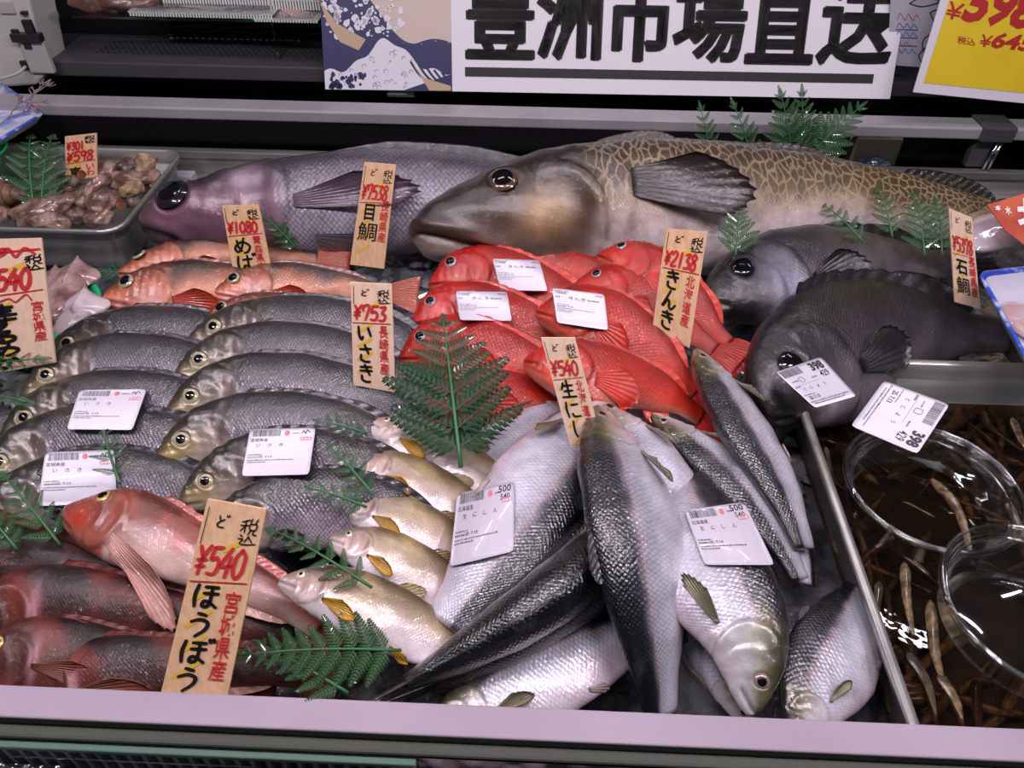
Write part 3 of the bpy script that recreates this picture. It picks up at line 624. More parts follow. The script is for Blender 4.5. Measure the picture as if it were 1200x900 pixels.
    if S.get('pel') and 'pel' not in nofins:
        px, pl, c = S['pel']; nr2 = 17; q = np.linspace(-1, 1, nr2); s = np.linspace(0, 1, 7); u, w, t = uw(px)
        an = np.radians(-12+q*9)[:, None]; ll = pl*(1-.3*np.abs(q)); xx = px+s[None]*ll[:, None]*np.cos(an); yy = -w*.86+.006*q[:, None]+s[None]*ll[:, None]*np.sin(an)*.8
        sheet('pelvic_fin', W3(xx, yy, surf(xx, np.maximum(yy, -uw(xx)[1]))+.006), c)
    if S.get('tail') and 'tail' not in nofins:
        tl, th2, fork, c = S['tail']; nr0 = 14; nr2 = 4*nr0+1; q = np.linspace(-1, 1, nr2); s = np.linspace(0, 1, 9); u, w, t = uw(B)
        ll = tl*(1-fork*(1-np.abs(q)**1.2))*(1-.03*np.abs(np.cos(np.arange(nr2)*np.pi/4)))
        yb = np.where(q > 0, u, w)*q*.95; yt = q*th2*hs**.5
        xx = B-.012+s[None]*(ll[:, None]+.012); yy = yb[:, None]*(1-s[None])+yt[:, None]*(s[None]**.85)
        sheet('tail_fin', W3(xx, yy, .0+0*xx), c)
    if S.get('barbel'):
        b = MB(); b.tube(W3(.075+np.array([0, -.004, -.012, -.016]), np.array([-.072, -.086, -.098, -.112]), np.array([.01, .014, .018, .02])), [.0022, .0018, .0012, .0005], 8); b.link('barbel', pmat('barbel_skin', (.10, .07, .05), .3), root, smooth=True)
    return F

def make_bvh(skip=()):
    vs = []; fs = []; n = 0
    for nm_, v, f in FISH:
        if nm_ in skip: continue
        vs += v.tolist(); fs += [[i+n for i in q] for q in f]; n += len(v)
    return BVHTree.FromPolygons(vs, fs)
def hit(bvh, u, v):                  # first fish surface that the line through this pixel meets, else the bed
    d = Vector(ray(u, v)).normalized(); h = bvh.ray_cast(Vector(CPOS), d)
    if h[0] is None: return P(u, v, 0.012)
    return np.array(h[0])
# ---------------------------------------------------------------- the setting and the refrigerated case
M_FLOOR = pmat('floor_tile', (.20, .20, .21), .5, var=((.26, .26, .27), 6, .4, .6))
M_WALLB = pmat('wall_dark', (.012, .012, .014), .6)
M_ALU = pmat('rail_aluminium', (.44, .43, .45), .42, metal=.35, bump=(90, .06, .001), var=((.38, .37, .40), 14, .35, .65))
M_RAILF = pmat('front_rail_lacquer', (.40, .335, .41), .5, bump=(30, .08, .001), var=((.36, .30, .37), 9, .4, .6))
M_DARKR = pmat('rail_front_shaded', (.07, .08, .062), .6)  # olive grey, with the shade of the under-lit rail front put into the colour
M_STEEL = pmat('stainless', (.58, .57, .56), .30, metal=.75, bump=(60, .12, .002), stretch=(.15, 1, 3), var=((.36, .37, .34), 18, .4, .6))
M_BLK = pmat('black_plastic', (.018, .018, .021), .35, bump=(200, .05, .0005))
M_BLK2 = pmat('deck_black', (.055, .055, .062), .38, bump=(300, .05, .0005))
M_HOLE = pmat('hole_black', (.002, .002, .002), .9)
M_WHITE = pmat('white_plastic', (.55, .56, .52), .35)
M_GREEN = pmat('green_plastic', (.02, .42, .16), .28, coat=.4)
M_BLUE = pmat('print_blue', (.03, .07, .52), .3, coat=.5)
M_FOAM = pmat('white_foam', (.70, .70, .80), .35, bump=(120, .15, .001), coat=.3)
M_CLEAR = clearmat('clear_plastic', (.93, .95, .95), .04, fres=1.5, mixmin=.05)
M_WRAP = clearmat('crinkled_film', (.95, .95, .97), .06, bump=(45, .45, .005), fres=1.5, mixmin=.06)
M_WATER = clearmat('murky_water', (.46, .36, .27), .02, bump=(30, .16, .003), fres=1.33, mixmin=.02)

fl = MB(); fl.box((-2.5, -1.5, -1.0), (2.5, 2.6, -.95)); o = fl.link('floor', M_FLOOR); o['kind'] = 'structure'
wb = MB(); wb.box((-2.5, 2.5, -.95), (2.5, 2.6, 1.9)); o = wb.link('wall_back', M_WALLB); o['kind'] = 'structure'

case = thing('refrigerated_case', 'black and steel refrigerated fish counter with a lavender front rail', 'display case', (0, .65, -.95))
XL, XR = -1.15, 1.05
b = MB(); b.box((XL, .06, -.93), (XR, 1.28, -.06)); b.link('cabinet', M_BLK, case)
b = MB(); b.box((XL, .213, -.058), (XR, 1.046, -.03)); b.link('bed_plate', M_STEEL, case)
b = MB(); b.box((XL, .2042, .0705), (XR, .2246, .0735)); b.link('front_rail', M_RAILF, case, bevel=.0012)
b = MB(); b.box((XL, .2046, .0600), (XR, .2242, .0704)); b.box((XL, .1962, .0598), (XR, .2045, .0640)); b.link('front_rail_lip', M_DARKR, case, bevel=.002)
b = MB(); b.box((XL, .206, -.029), (XR, .2125, .0596)); b.link('front_wall', M_STEEL, case)
b = MB(); b.box((XL, 1.050, -.03), (XR, 1.056, .042)); b.box((XL, 1.044, .036), (XR, 1.058, .046)); b.box((XL, 1.034, .004), (XR, 1.0498, .010)); b.box((XL, 1.040, -.010), (XR, 1.0499, -.004)); b.link('rear_wall', M_STEEL, case, bevel=.0008)
b = MB(); b.box((XL, 1.050, .092), (XR, 1.088, .1085)); b.link('rear_rail', M_ALU, case, bevel=.0025)
b = MB(); b.box((XL, 1.20, -.055), (XR, 1.21, .118)); b.link('rear_duct_wall', pmat('duct_dark', (.03, .03, .033), .25, metal=.6, bump=(20, .2, .004), stretch=(.1, 1, 6)), case)
# deck in two boards with rows of punched slots
for x0, x1, zz in ((XL, -.107, 0.0), (-.104, XR, .0)):
    b = MB(); b.box((x0, 1.145, .113), (x1, 1.27, .135)); dk = b.link('vent_deck', M_BLK2, case, bevel=.002)
    h = MB(); 
    n = 0; xx = x0+.02
    X0, X1 = (-.68, -.30) if x1 < 0 else (.46, .98)
    k = 0; xx = X0
    while xx < X1:
        for rr in range(8):
            yy = 1.185+rr*.0072; ox = .0042*(rr % 2)
            h.add([(xx+ox, yy, .1353), (xx+ox+.0044, yy-.0014, .1353), (xx+ox+.0058, yy+.0014, .1353), (xx+ox+.0014, yy+.0028, .1353)], [(0, 1, 2, 3)])
        xx += .0092
    h.link('slot_pattern', M_HOLE, case, kind='stuff')
b = MB(); b.box((XL, 1.271, .0), (XR, 1.279, .42)); b.link('back_panel', M_BLK, case)
# braided back mat: horizontal wavy strands
b = MB(); rs = np.random.default_rng(3)
for i in range(17):
    z0 = .138+i*.0075; x = np.linspace(-.60, -.20, 60)
    b.tube(np.stack([x, 1.262+.003*np.sin(x*150+i*2.1), z0+.0016*np.sin(x*75+i*1.7)], 1), .0032, 6)
b.link('braided_mat', pmat('mat_black', (.014, .014, .015), .45), case, smooth=True, kind='stuff')
# bracket at the right end of the rear rail
b = MB(); x0 = PY(1152, 150, 1.05)[0]; x1 = PY(1192, 150, 1.05)[0]
b.box((x0, 1.044, .0905), (x1, 1.092, .1125)); b.link('rail_bracket', pmat('bracket_grey', (.06, .06, .065), .35), case, bevel=.003)
b = MB(); b.box((x0+.004, 1.060, .046), (x1-.016, 1.074, .0905)); b.link('bracket_leg', pmat('bracket_grey', (.06, .06, .065), .35), case, bevel=.002)
b = MB(); b.tube([(x1-.014, 1.054, .088), (x1-.020, 1.052, .047)], .0022, 8); b.tube([(x1-.009, 1.054, .088), (x1-.013, 1.052, .047)], .0022, 8); b.link('bracket_pins', pmat('chrome', (.7, .7, .72), .12, metal=1), case, smooth=True)
# bottom: front panel with upright slats under the rail
b = MB(); b.box((XL, .196, -.058), (-.062, .2058, .0594)); b.link('intake_panel', pmat('intake_navy', (.03, .045, .07), .4, coat=.2), case)
b = MB(); b.box((-.0615, .196, -.058), (XR, .2058, .0594)); b.link('front_glass', pmat('dark_glass', (.012, .013, .014), .08, coat=1), case)
s0 = MB(); s0.box((-.0014, 0, 0), (.0014, .004, .043)); me0 = s0.me()
xx = -.40
while xx < -.068:
    o = link('slat', me0, pmat('slat_grey', (.17, .18, .22), .4), case); o.location = Vector((xx, .1918, .0115))-case.location; xx += .0098
b = MB(); b.box((XL, .1915, .0545), (-.062, .1958, .0594)); b.link('intake_lip', pmat('intake_green', (.10, .19, .14), .35), case, bevel=.001)
b = MB(); b.box((XL, .140, .004), (XR, .1912, .0105)); b.link('front_ledge', M_BLK2, case)
b = MB(); b.box((-.32, .1903, .0475), (-.165, .1915, .0485)); b.box((-.31, .1903, .0285), (-.17, .1915, .0293)); b.link('panel_wire', pmat('chrome', (.7, .7, .72), .12, metal=1), case)

# ice bed and crushed ice
gx, gy = np.meshgrid(np.linspace(-.86, .95, 150), np.linspace(.2135, 1.040, 80), indexing='ij')
def icez(x, y): return -.012+.004*np.sin(x*23+y*9)+.003*np.sin(x*51-y*33+1)+.003*np.sin(x*17+y*61)+.0025*np.sin(x*88)*np.sin(y*97)
gz = icez(gx, gy)
M_ICE = pmat('ice', (.20, .21, .23), .12, trans=.35, ior=1.31, coat=.5, bump=(75, .9, .006), var=((.06, .065, .07), 40, .42, .6))
o = link('ice_bed', mesh_of(np.stack([gx, gy, gz], -1).reshape(-1, 3), grid_faces(150, 80), True), M_ICE)
tag(o, 'bed of fine crushed ice the fish are laid on', 'ice', kind='stuff')
ch = MB(); ri = np.random.default_rng(11)
def ice_lump(c, s):
    bm = bmesh.new()
    for _ in range(11): 
        d = ri.normal(size=3); d /= np.linalg.norm(d); bm.verts.new(tuple(c+d*s*np.array([1, .8, .6])*ri.uniform(.75, 1.1)))
    bmesh.ops.convex_hull(bm, input=bm.verts); bm.verts.index_update()
    vv = [v for v in bm.verts if v.link_faces]; ix = {v: i for i, v in enumerate(vv)}
    ch.add([tuple(v.co) for v in vv], [[ix[v] for v in f.verts] for f in bm.faces]); bm.free()
for (u0, u1, v0, v1, n) in ((360, 500, 285, 420, 150), (195, 260, 265, 320, 40), (70, 180, 360, 410, 70), (-30, 60, 430, 520, 90), (480, 560, 280, 330, 30), (1010, 1110, 255, 290, 40), (870, 960, 470, 560, 40), (300, 420, 270, 300, 40), (-10, 40, 590, 660, 30), (820, 880, 280, 330, 20), (470, 600, 470, 520, 30)):
    for _ in range(n):
        s = ri.uniform(.006, .015); q = P(ri.uniform(u0, u1), ri.uniform(v0, v1), .004+s*.3); q[2] = icez(q[0], q[1])+s*.55; ice_lump(q, s)
o = ch.link('crushed_ice', pmat('ice_clear', (.70, .73, .78), .06, trans=.75, ior=1.31, coat=.6, bump=(140, .4, .002)))
tag(o, 'glassy lumps of crushed ice scattered between the fish', 'ice', kind='stuff')

# ---------------------------------------------------------------- steel trays
def rrect(cx, cy, hx, hy, r, n=8):
    p = []
    for (sx, sy, a0) in ((1, 1, 0), (-1, 1, 90), (-1, -1, 180), (1, -1, 270)):
        for k in range(n+1):
            a = math.radians(a0+90*k/n); p.append((cx+sx*(hx-r)+r*math.cos(a), cy+sy*(hy-r)+r*math.sin(a)))
    return np.array(p)
def tray(name, label, x0, x1, y0, y1, zb, zt, r, mat, rimw=.006, slope=.012):
    root = thing(name, label, 'tray', ((x0+x1)/2, (y0+y1)/2, zb))
    cx, cy, hx, hy = (x0+x1)/2, (y0+y1)/2, (x1-x0)/2, (y1-y0)/2
    def lv(ins, z): return np.column_stack([rrect(cx, cy, hx-ins, hy-ins, max(r-ins, .004)), np.full(36, z)])
    t = .0014
    L = [lv(slope+rimw+.03, zb+t), lv(slope+rimw, zb+t), lv(slope*.8+rimw, zb+.006), lv(rimw, zt-.002), lv(rimw*.7, zt), lv(.001, zt), lv(0, zt-.0015), lv(.0, zt-.006), lv(.0013, zt-.006), lv(.0013, zt-.002), lv(rimw+t-.0018, zt-.002), lv(slope+rimw-t, zb+.006), lv(slope+rimw+.002, zb), lv(slope+rimw+.03, zb)]
    v = np.vstack(L)-np.array(root.location); f = grid_faces(len(L), 36, True).tolist(); f.append(list(range(36))[::-1]); f.append([(len(L)-1)*36+i for i in range(36)])
    link('pan', mesh_of(v, f, True), mat, root); return root
tray('steel_tray', 'shallow stainless steel tray holding the shelled whelks, back left', -.80, -.503, .795, 1.022, -.006, .060, .028, M_STEEL)
trR = tray('steel_tray', 'large stainless steel tray of dark water with live loaches, front right', .252, .64, .2140, .604, -.006, .058, .02, M_STEEL, rimw=.008)
w = MB(); w.add(np.column_stack([rrect(.446, .409, .178, .179, .02), np.full(36, .014)]), [list(range(36))])
o = w.link('tray_water', M_WATER); tag(o, 'dark murky water filling the loach tray', 'water', kind='stuff')
g = MB(); g.add(np.column_stack([rrect(.446, .409, .1775, .1785, .02), np.full(36, -.0035)]), [list(range(36))])
o = g.link('silt', pmat('silt', (.022, .014, .009), .5, var=((.06, .04, .022), 30, .45, .7), bump=(60, .5, .004))); tag(o, 'dark brown silt on the bottom of the loach tray', 'silt', kind='stuff')

# ---------------------------------------------------------------- signs
def sign_pt(u, v): return PPL(u, v, PY(600, 109, 1.11), (0, -math.cos(math.radians(24)), math.sin(math.radians(24))))
sg = thing('banner_sign', 'long white sign with six bold black brush characters and a sea picture', 'sign', PY(700, 111, 1.11))
def ext(u0, v0, u1, v1, v):           # prolong an edge up out of the frame
    return (u0+(u1-u0)*(v-v0)/(v1-v0), v)
TL = sign_pt(*ext(530, 107, 528.5, 0, -55)); TR = sign_pt(*ext(1043, 116, 1062, 0, -45)); BR = sign_pt(1043, 116); BL = sign_pt(530, 107)
s1 = quad_surf([TL, TR, BR, BL]); b = MB(); b.quadplate([BL, BR, TR, TL], .004); b.link('text_board', pmat('sign_white', (.66, .65, .70), .45, coat=.1), sg)
hh = (162)/1.0
def vb(v): return 1-(v+55)/(107+55)
M_INK = pmat('ink_black', (.006, .006, .007), .5)
ik = Ink(3.2); xs = [(.035, .185), (.195, .335), (.350, .495), (.500, .655), (.665, .810), (.822, .982)]
for (a, c), t in zip(xs, '豊洲市場直送'):
    g_ = Ink(3.2)
    for dx, dy in ((-.0045, 0), (.0045, 0), (0, .009), (0, -.009), (0, 0), (.0035, .007), (-.0035, -.007)): g_.text(t, a+dx, .25+dy, c+dx, .90+dy, bold=.014)
    g_.link('brush_character', s1, M_INK, sg, off=.0006)
g_ = Ink(3.2); g_.rect(.030, .115, .955, .185); g_.link('underline', s1, M_INK, sg, off=.0006)
aTL = sign_pt(*ext(381, 105, 375, 0, -55)); aBL = sign_pt(381, 105)
s2 = quad_surf([aTL, TL, BL, aBL]); b = MB(); b.quadplate([aBL, BL, TL, aTL], .004); b.link('picture_board', pmat('paper_sky', (.50, .42, .36), .45), sg)
# a plain generic sea picture: blue swell, white foam, spray
M_SEA = pmat('print_navy', (.012, .016, .085), .45); M_FOAMP = pmat('print_foam', (.60, .60, .66), .45); M_TAN = pmat('print_tan', (.42, .31, .20), .45)
g_ = Ink(.97)
def poly(ink, pts): ink.add(pts, [list(range(len(pts)))])
xx = np.linspace(0, 1, 40)
poly(g_, [(0, 0)]+[(1, 0)]+[(float(a), float(.34+.38*sst(.75, .3, a)+.05*math.sin(a*9)+.25*sst(.25, 0, a))) for a in xx[::-1]]); g_.link('printed_sea', s2, M_SEA, sg, off=.0004)
g_ = Ink(.97); poly(g_, [(0, .0), (.62, .0)]+[(float(a), float(.14+.24*math.exp(-((a-.50)/.21)**2)+.02*math.sin(a*31))) for a in np.linspace(1, 0, 40)]); 
r4 = np.random.default_rng(5)
def foamdot(ink, cx, cy, rad):
    k = 7; poly(ink, [(cx+rad*math.cos(2*math.pi*i/k)*r4.uniform(.6, 1.3), cy+rad*math.sin(2*math.pi*i/k)*r4.uniform(.6, 1.3)) for i in range(k)])
for _ in range(210): foamdot(g_, r4.uniform(.02, .62), r4.uniform(.40, .98), r4.choice([.006, .01, .018, .03]))
for _ in range(60): foamdot(g_, r4.uniform(.02, .35), r4.uniform(.70, .99), r4.uniform(.02, .045))
for _ in range(60): foamdot(g_, r4.uniform(.62, .98), r4.uniform(.35, .6), r4.uniform(.002, .005))
v = np.clip(np.vstack(g_.v), .003, .997); g_.v = [v]; g_.link('printed_foam', s2, M_FOAMP, sg, off=.0006)
g_ = Ink(.97)
for k in range(5): g_.line([(.68+.06*k, .22-.02*k), (.74+.06*k, .13-.015*k), (.82+.045*k, .06)], .018)
for _ in range(46):
    a, c = r4.uniform(.05, .7), r4.uniform(.02, .3); rd = r4.uniform(.008, .018); g_.line([(a+rd*math.cos(q), c+rd*math.sin(q)) for q in np.linspace(0, 4, 5)], .003)
for _ in range(26): foamdot(g_, r4.uniform(.03, .33), r4.uniform(.01, .12), r4.uniform(.01, .028))
v = np.clip(np.vstack(g_.v), .003, .997); g_.v = [v]; g_.link('printed_swirls', s2, M_SEA, sg, off=.0008)
g_ = Ink(.97); poly(g_, [(.70, .2), (.78, .10), (.99, .04), (.99, .004), (.82, .004)]); g_.link('printed_tan_strip', s2, M_TAN, sg, off=.0010); g_ = Ink(.97); poly(g_, [(.0, .66), (.12, .50), (.34, .38), (.28, .30), (.14, .36), (.04, .52)]); g_.link('printed_tan_strip', s2, M_TAN, sg, off=.0010)
b = MB(); c0 = sign_pt(455, 107); c1 = sign_pt(486, 109); b.box((c0[0], c0[1]-.010, c0[2]-.004), (c1[0], c1[1]+.006, c1[2]+.001)); b.link('clip', M_CLEAR, sg)

# yellow price sign
def ypt(u, v): return PPL(u, v, PY(1140, 112, 1.06), (0, -math.cos(math.radians(20)), math.sin(math.radians(20))))
ys = thing('price_sign', 'yellow price sign in a clear sleeve reading 598, tax in 645', 'sign', ypt(1150, 112))
yTL = ypt(1120, -60); yBL = ypt(1070, 108); yBR = ypt(1330, 134); yTR = ypt(1400, -36)
b = MB(); b.quadplate([yBL, yBR, yTR, yTL], .0016); b.link('white_card', pmat('card_white', (.62, .61, .68), .4, coat=.3), ys)
s3 = quad_surf([yTL, yTR, yBR, yBL])
def inv(surf_c, p):                  # board coordinates of a pixel on the yellow card
    best = None
    q = np.array(p); a, c = .3, .3
    for _ in range(30):
        f0 = s3(a, c); fa = s3(a+1e-3, c)-f0; fb = s3(a, c+1e-3)-f0; J = np.stack([fa, fb], 1)/1e-3; d, *_ = np.linalg.lstsq(J, q-f0, rcond=None); a += d[0]; c += d[1]
    return float(a), float(c)
g_ = Ink(1.6); g_.add([inv(0, ypt(*p)) for p in ((1082, 97), (1340, 123), (1380, -50), (1131, -60))], [[0, 1, 2, 3]]); g_.link('yellow_sheet', s3, pmat('sheet_yellow', (.66, .50, .015), .4, coat=.3, var=((.62, .46, .012), 20, .4, .6)), ys, off=.0006)
def ytext(t, p0, p1, p2, bold, shear, nm, mat):      # p0 lower left, p1 lower right, p2 upper left (pixels)
    v, f = font_geo(t, bold, shear); A, B_, C_ = (ypt(*p) for p in (p0, p1, p2))
    n = s3.n*.0012; w_ = A+(B_-A)*v[:, :1]+(C_-A)*v[:, 1:]+n-root_off(ys); link(nm, mesh_of(w_, f, False), mat, ys)
M_RED = pmat('print_red', (.38, .012, .012), .5)
ytext('¥', (1107, 21), (1126, 25), (1112, 1), .008, .1, 'price_digits', M_RED)
ytext('598', (1124, 26), (1212, 38), (1135, -22), .045, .25, 'price_digits', M_RED)
ytext('税込', (1121, 51), (1142, 54), (1122, 42), .01, 0, 'tax_text', M_RED)
ytext('¥', (1147, 54), (1161, 56), (1150, 40), .006, .1, 'price_digits', M_RED)
ytext('645', (1160, 56), (1210, 61), (1164, 37), .035, .22, 'price_digits', M_RED)

# drawing sheet between the two signs
def dpt(u, v): return PPL(u, v, PY(1070, 85, 1.135), (0, -math.cos(math.radians(14)), math.sin(math.radians(14))))
ds = thing('drawing_sheet', 'small grey sheet with line drawings and red and blue notes between the two signs', 'sheet', dpt(1070, 78))
q4 = [dpt(1046, -45), dpt(1112, -40), dpt(1098, 80), dpt(1040, 76)]; b = MB(); b.quadplate([q4[3], q4[2], q4[1], q4[0]], .0012); b.link('paper', pmat('paper_grey', (.33, .33, .38), .5), ds); s4 = quad_surf(q4)
g_ = Ink(.55)
for pts in ([(.35, .62), (.6, .7), (.9, .66), (.6, .6), (.35, .62)], [(.75, .55), (.9, .42), (.98, .5), (.9, .58), (.75, .55)], [(.7, .30), (.95, .38), (.98, .2), (.72, .16), (.66, .24), (.7, .30)], [(.6, .12), (.75, .2), (.9, .08), (.7, .04), (.6, .12)]): g_.line(pts, .02)
g_.link('printed_lines', s4, M_INK, ds)
g_ = Ink(.55)
for c in (.36, .28, .20): g_.line([(.12, c), (.55, c+.01)], .018)
for c in (.38, .30, .13): g_.line([(.14+.045*k, c+.022*((k*5) % 3)) for k in range(10)], .012)
g_.link('printed_notes', s4, pmat('note_blue', (.04, .08, .35), .5), ds, off=.0006)
g_ = Ink(.55); g_.line([(.14+.05*k, .46+.03*((k*2) % 3)) for k in range(9)], .014); g_.line([(.13+.045*k, .20+.022*((k*4) % 3)) for k in range(8)], .014); g_.link('printed_notes', s4, pmat('note_red', (.4, .05, .04), .5), ds, off=.0006)
# ---------------------------------------------------------------- the fish
G = 'grunts in two overlapping stacks'
n1 = 'silver_grey_grunt'
R_ = [  # pts, label
 ([(218, 403, 0.024), (300, 392, 0.026), (445, 405, 0.026), (585, 468, 0.018)], 'grey grunt topmost of the right stack, right under the orange rockfish'),
 ([(201, 448, 0.028), (285, 424, 0.03), (425, 439, 0.03), (570, 510, 0.018)], 'grey grunt second from the top of the right stack, head above the others'),
 ([(191, 494, 0.032), (280, 462, 0.034), (425, 477, 0.034), (570, 548, 0.018)], 'grey grunt third from the top of the right stack, grey head with yellowish snout'),
 ([(180, 546, 0.036), (270, 510, 0.038), (415, 519, 0.038), (570, 584, 0.018)], 'grey grunt with the yellowest head, fourth in the right stack'),
 ([(209, 592, 0.04), (300, 556, 0.042), (425, 565, 0.042), (585, 628, 0.018)], 'grey grunt under the white label in the right stack'),
 ([(232, 642, 0.044), (320, 606, 0.048), (435, 605, 0.048), (595, 668, 0.018)], 'lowest grey grunt of the right stack, head hidden behind the large wooden sign'),
]
L_ = [
 ([(48, 428, 0.022), (130, 405, 0.024), (255, 411, 0.024), (410, 453, 0.018)], 'grey grunt topmost of the left stack, beside the green basket'),
 ([(23, 467, 0.026), (110, 438, 0.028), (235, 447, 0.028), (385, 498, 0.018)], 'grey grunt second from the top of the left stack, whole head in view'),
 ([(-2, 521, 0.03), (80, 486, 0.032), (215, 487, 0.032), (375, 538, 0.018)], 'grey grunt under the upper white label of the left stack'),
 ([(-32, 578, 0.034), (60, 530, 0.036), (205, 531, 0.036), (365, 584, 0.018)], 'grey grunt under the lower white label of the left stack'),
 ([(-42, 640, 0.036), (50, 586, 0.04), (185, 579, 0.04), (365, 634, 0.018)], 'lowest grey grunt of the left stack, partly under the pink gurnard'),
]
rl = [.1, .3, .6, .95, .6, .4]; ll = [.3, .3, .2, .5, .2]
for i, (p, l) in enumerate(L_): make_fish('isaki', n1, l, G, p, 'up', roll=38, hs=1.02, r=ll[i])
for i, (p, l) in enumerate(R_): make_fish('isaki', n1, l, G, [(a, b, c+.018) for a, b, c in p], 'up', roll=38, hs=1.10 if i > 3 else 1.0, r=rl[i])

G = 'orange rockfish behind the grunts'; n1 = 'orange_rockfish'
make_fish('mebaru', n1, 'orange rockfish at the back of its row, closest to the big purple fish', G, [(139, 322, .026), (220, 305, .03), (320, 300, .03), (412, 306, .024)], 'up', 38, .76, r=.3)
make_fish('mebaru', n1, 'orange rockfish with gaping mouth, the leftmost of the row', G, [(122, 352, .034), (200, 343, .036), (300, 341, .034), (412, 352, .028)], 'up', 36, 1.1, r=.1)
make_fish('mebaru', n1, 'orange rockfish with a large dark eye, its red tail beside the white wooden tag', G, [(251, 345, .040), (320, 336, .040), (410, 338, .036), (492, 346, .026)], 'up', 38, 1.0, r=.5)
make_fish('mebaru', n1, 'orange rockfish nearest the front of its row, just above the top grunt', G, [(236, 379, .040), (310, 372, .042), (400, 384, .036), (486, 396, .024)], 'up', 40, 1.0, r=.7)

G = 'bright red rockfish heaped in the middle'; n1 = 'red_rockfish'
K = [
 ([(700, 300, .078), (770, 326, .074), (845, 395, .045), (880, 432, .028)], 'up', 32, 1.08, 'red rockfish farthest back on the right, head left of the tall wooden sign', .5),
 ([(553, 308, .036), (630, 305, .042), (720, 335, .04), (790, 375, .03)], 'up', 36, 0.96, 'red rockfish at the back of the heap under the highest white label', .2),
 ([(502, 334, .046), (570, 328, .05), (670, 358, .046), (745, 400, .035)], 'up', 36, 1.13, 'red rockfish below the backmost one, snout pointing to the ice on the left', .8),
 ([(672, 335, .062), (740, 350, .06), (810, 392, .045), (868, 432, .03)], 'up', 34, 1.19, 'red rockfish with a round staring eye in the middle right of the heap', .4),
 ([(481, 380, .056), (550, 368, .06), (640, 390, .056), (715, 430, .04)], 'up', 36, 1.13, 'red rockfish under the left white label with a dark slit on its back', .6),
 ([(467, 421, .062), (540, 412, .066), (640, 440, .058), (715, 480, .04)], 'up', 36, 1.19, 'red rockfish at the left of the heap whose eye shows above the large fern', .3),
 ([(492, 492, .052), (560, 470, .058), (640, 470, .05), (720, 490, .035)], 'up', 30, 1.19, 'red rockfish lowest of the heap, its head behind the large fern', .7),
 ([(628, 366, .086), (710, 382, .086), (780, 430, .066), (850, 486, .04)], 'up', 34, 1.22, 'red rockfish on top of the heap with the right white label across its head', .1),
 ([(614, 424, .086), (690, 440, .084), (770, 460, .066), (858, 512, .036)], 'up', 24, 1.19, 'red rockfish in front of the heap, head behind the small wooden board', .9),
]
for i, (p, d, ro, hs, l, r) in enumerate(K): make_fish('kinki', n1, l, G, p, d, ro, hs, r=r, nofins=('pec', 'pel') if i in (1, 2, 4) else ())

G = 'pale sweetfish in a slanting row'; n1 = 'sweetfish'
A_ = [([(433, 496, 0.070), (490, 520, 0.068), (580, 574, 0.042), (660, 632, 0.020)], 'uppermost pale sweetfish of the row, head beside the large fern'),
      ([(411, 543, 0.072), (470, 560, 0.070), (560, 614, 0.044), (640, 672, 0.022)], 'second pale sweetfish from the top of the slanting row'),
      ([(393, 591, 0.074), (455, 606, 0.072), (545, 659, 0.044), (630, 722, 0.022)], 'third pale sweetfish of the row, touching the big herring label'),
      ([(387, 632, 0.078), (445, 650, 0.074), (540, 706, 0.046), (620, 762, 0.022)], 'fourth pale sweetfish of the row with a dark speckled back'),
      ([(328, 681, 0.086), (400, 700, 0.082), (510, 752, 0.054), (600, 822, 0.024)], 'lowest and largest pale sweetfish, belly over the gurnard tail')]
for i, (p, l) in enumerate(A_): make_fish('ayu', n1, l, G, p, 'up', 8, 1.5 if i < 4 else 1.42, r=.2*i+.1)

G = 'gurnards in the front left corner'; n1 = 'gurnard'
make_fish('gurnard_dark', 'gurnard', 'dark red gurnard lying farthest back in the front left corner', G, [(-190, 640, .030), (-70, 664, .034), (80, 682, .034), (290, 706, .03)], 'up', 36, 1.5, r=.3)
make_fish('gurnard_dark', 'gurnard', 'dark red gurnard with a pink gill edge, its back under the pink gurnard', G, [(-60, 738, .046), (50, 716, .050), (180, 722, .046), (400, 750, .028)], 'up', 32, 1.15, r=.6)
make_fish('gurnard_dark', 'gurnard', 'dark red gurnard at the left edge just behind the rail, eye ringed yellow', G, [(-44, 784, .058), (40, 772, .058), (150, 776, .048), (330, 800, .03)], 'up', 22, 1.3, r=.1)
make_fish('gurnard_dark', 'gurnard', 'brownish gurnard with an open purple gill slit behind the front rail', G, [(24, 830, .030), (125, 794, .052), (260, 780, .052), (400, 800, .030)], 'up', 24, 1.25, r=.8)
make_fish('gurnard', 'gurnard', 'pale pink gurnard lying on top with its long fins folded down', G, [(80, 597, .078), (165, 622, .078), (270, 672, .062), (345, 715, .050), (412, 768, .036)], 'up', 14, 1.12, r=.5)

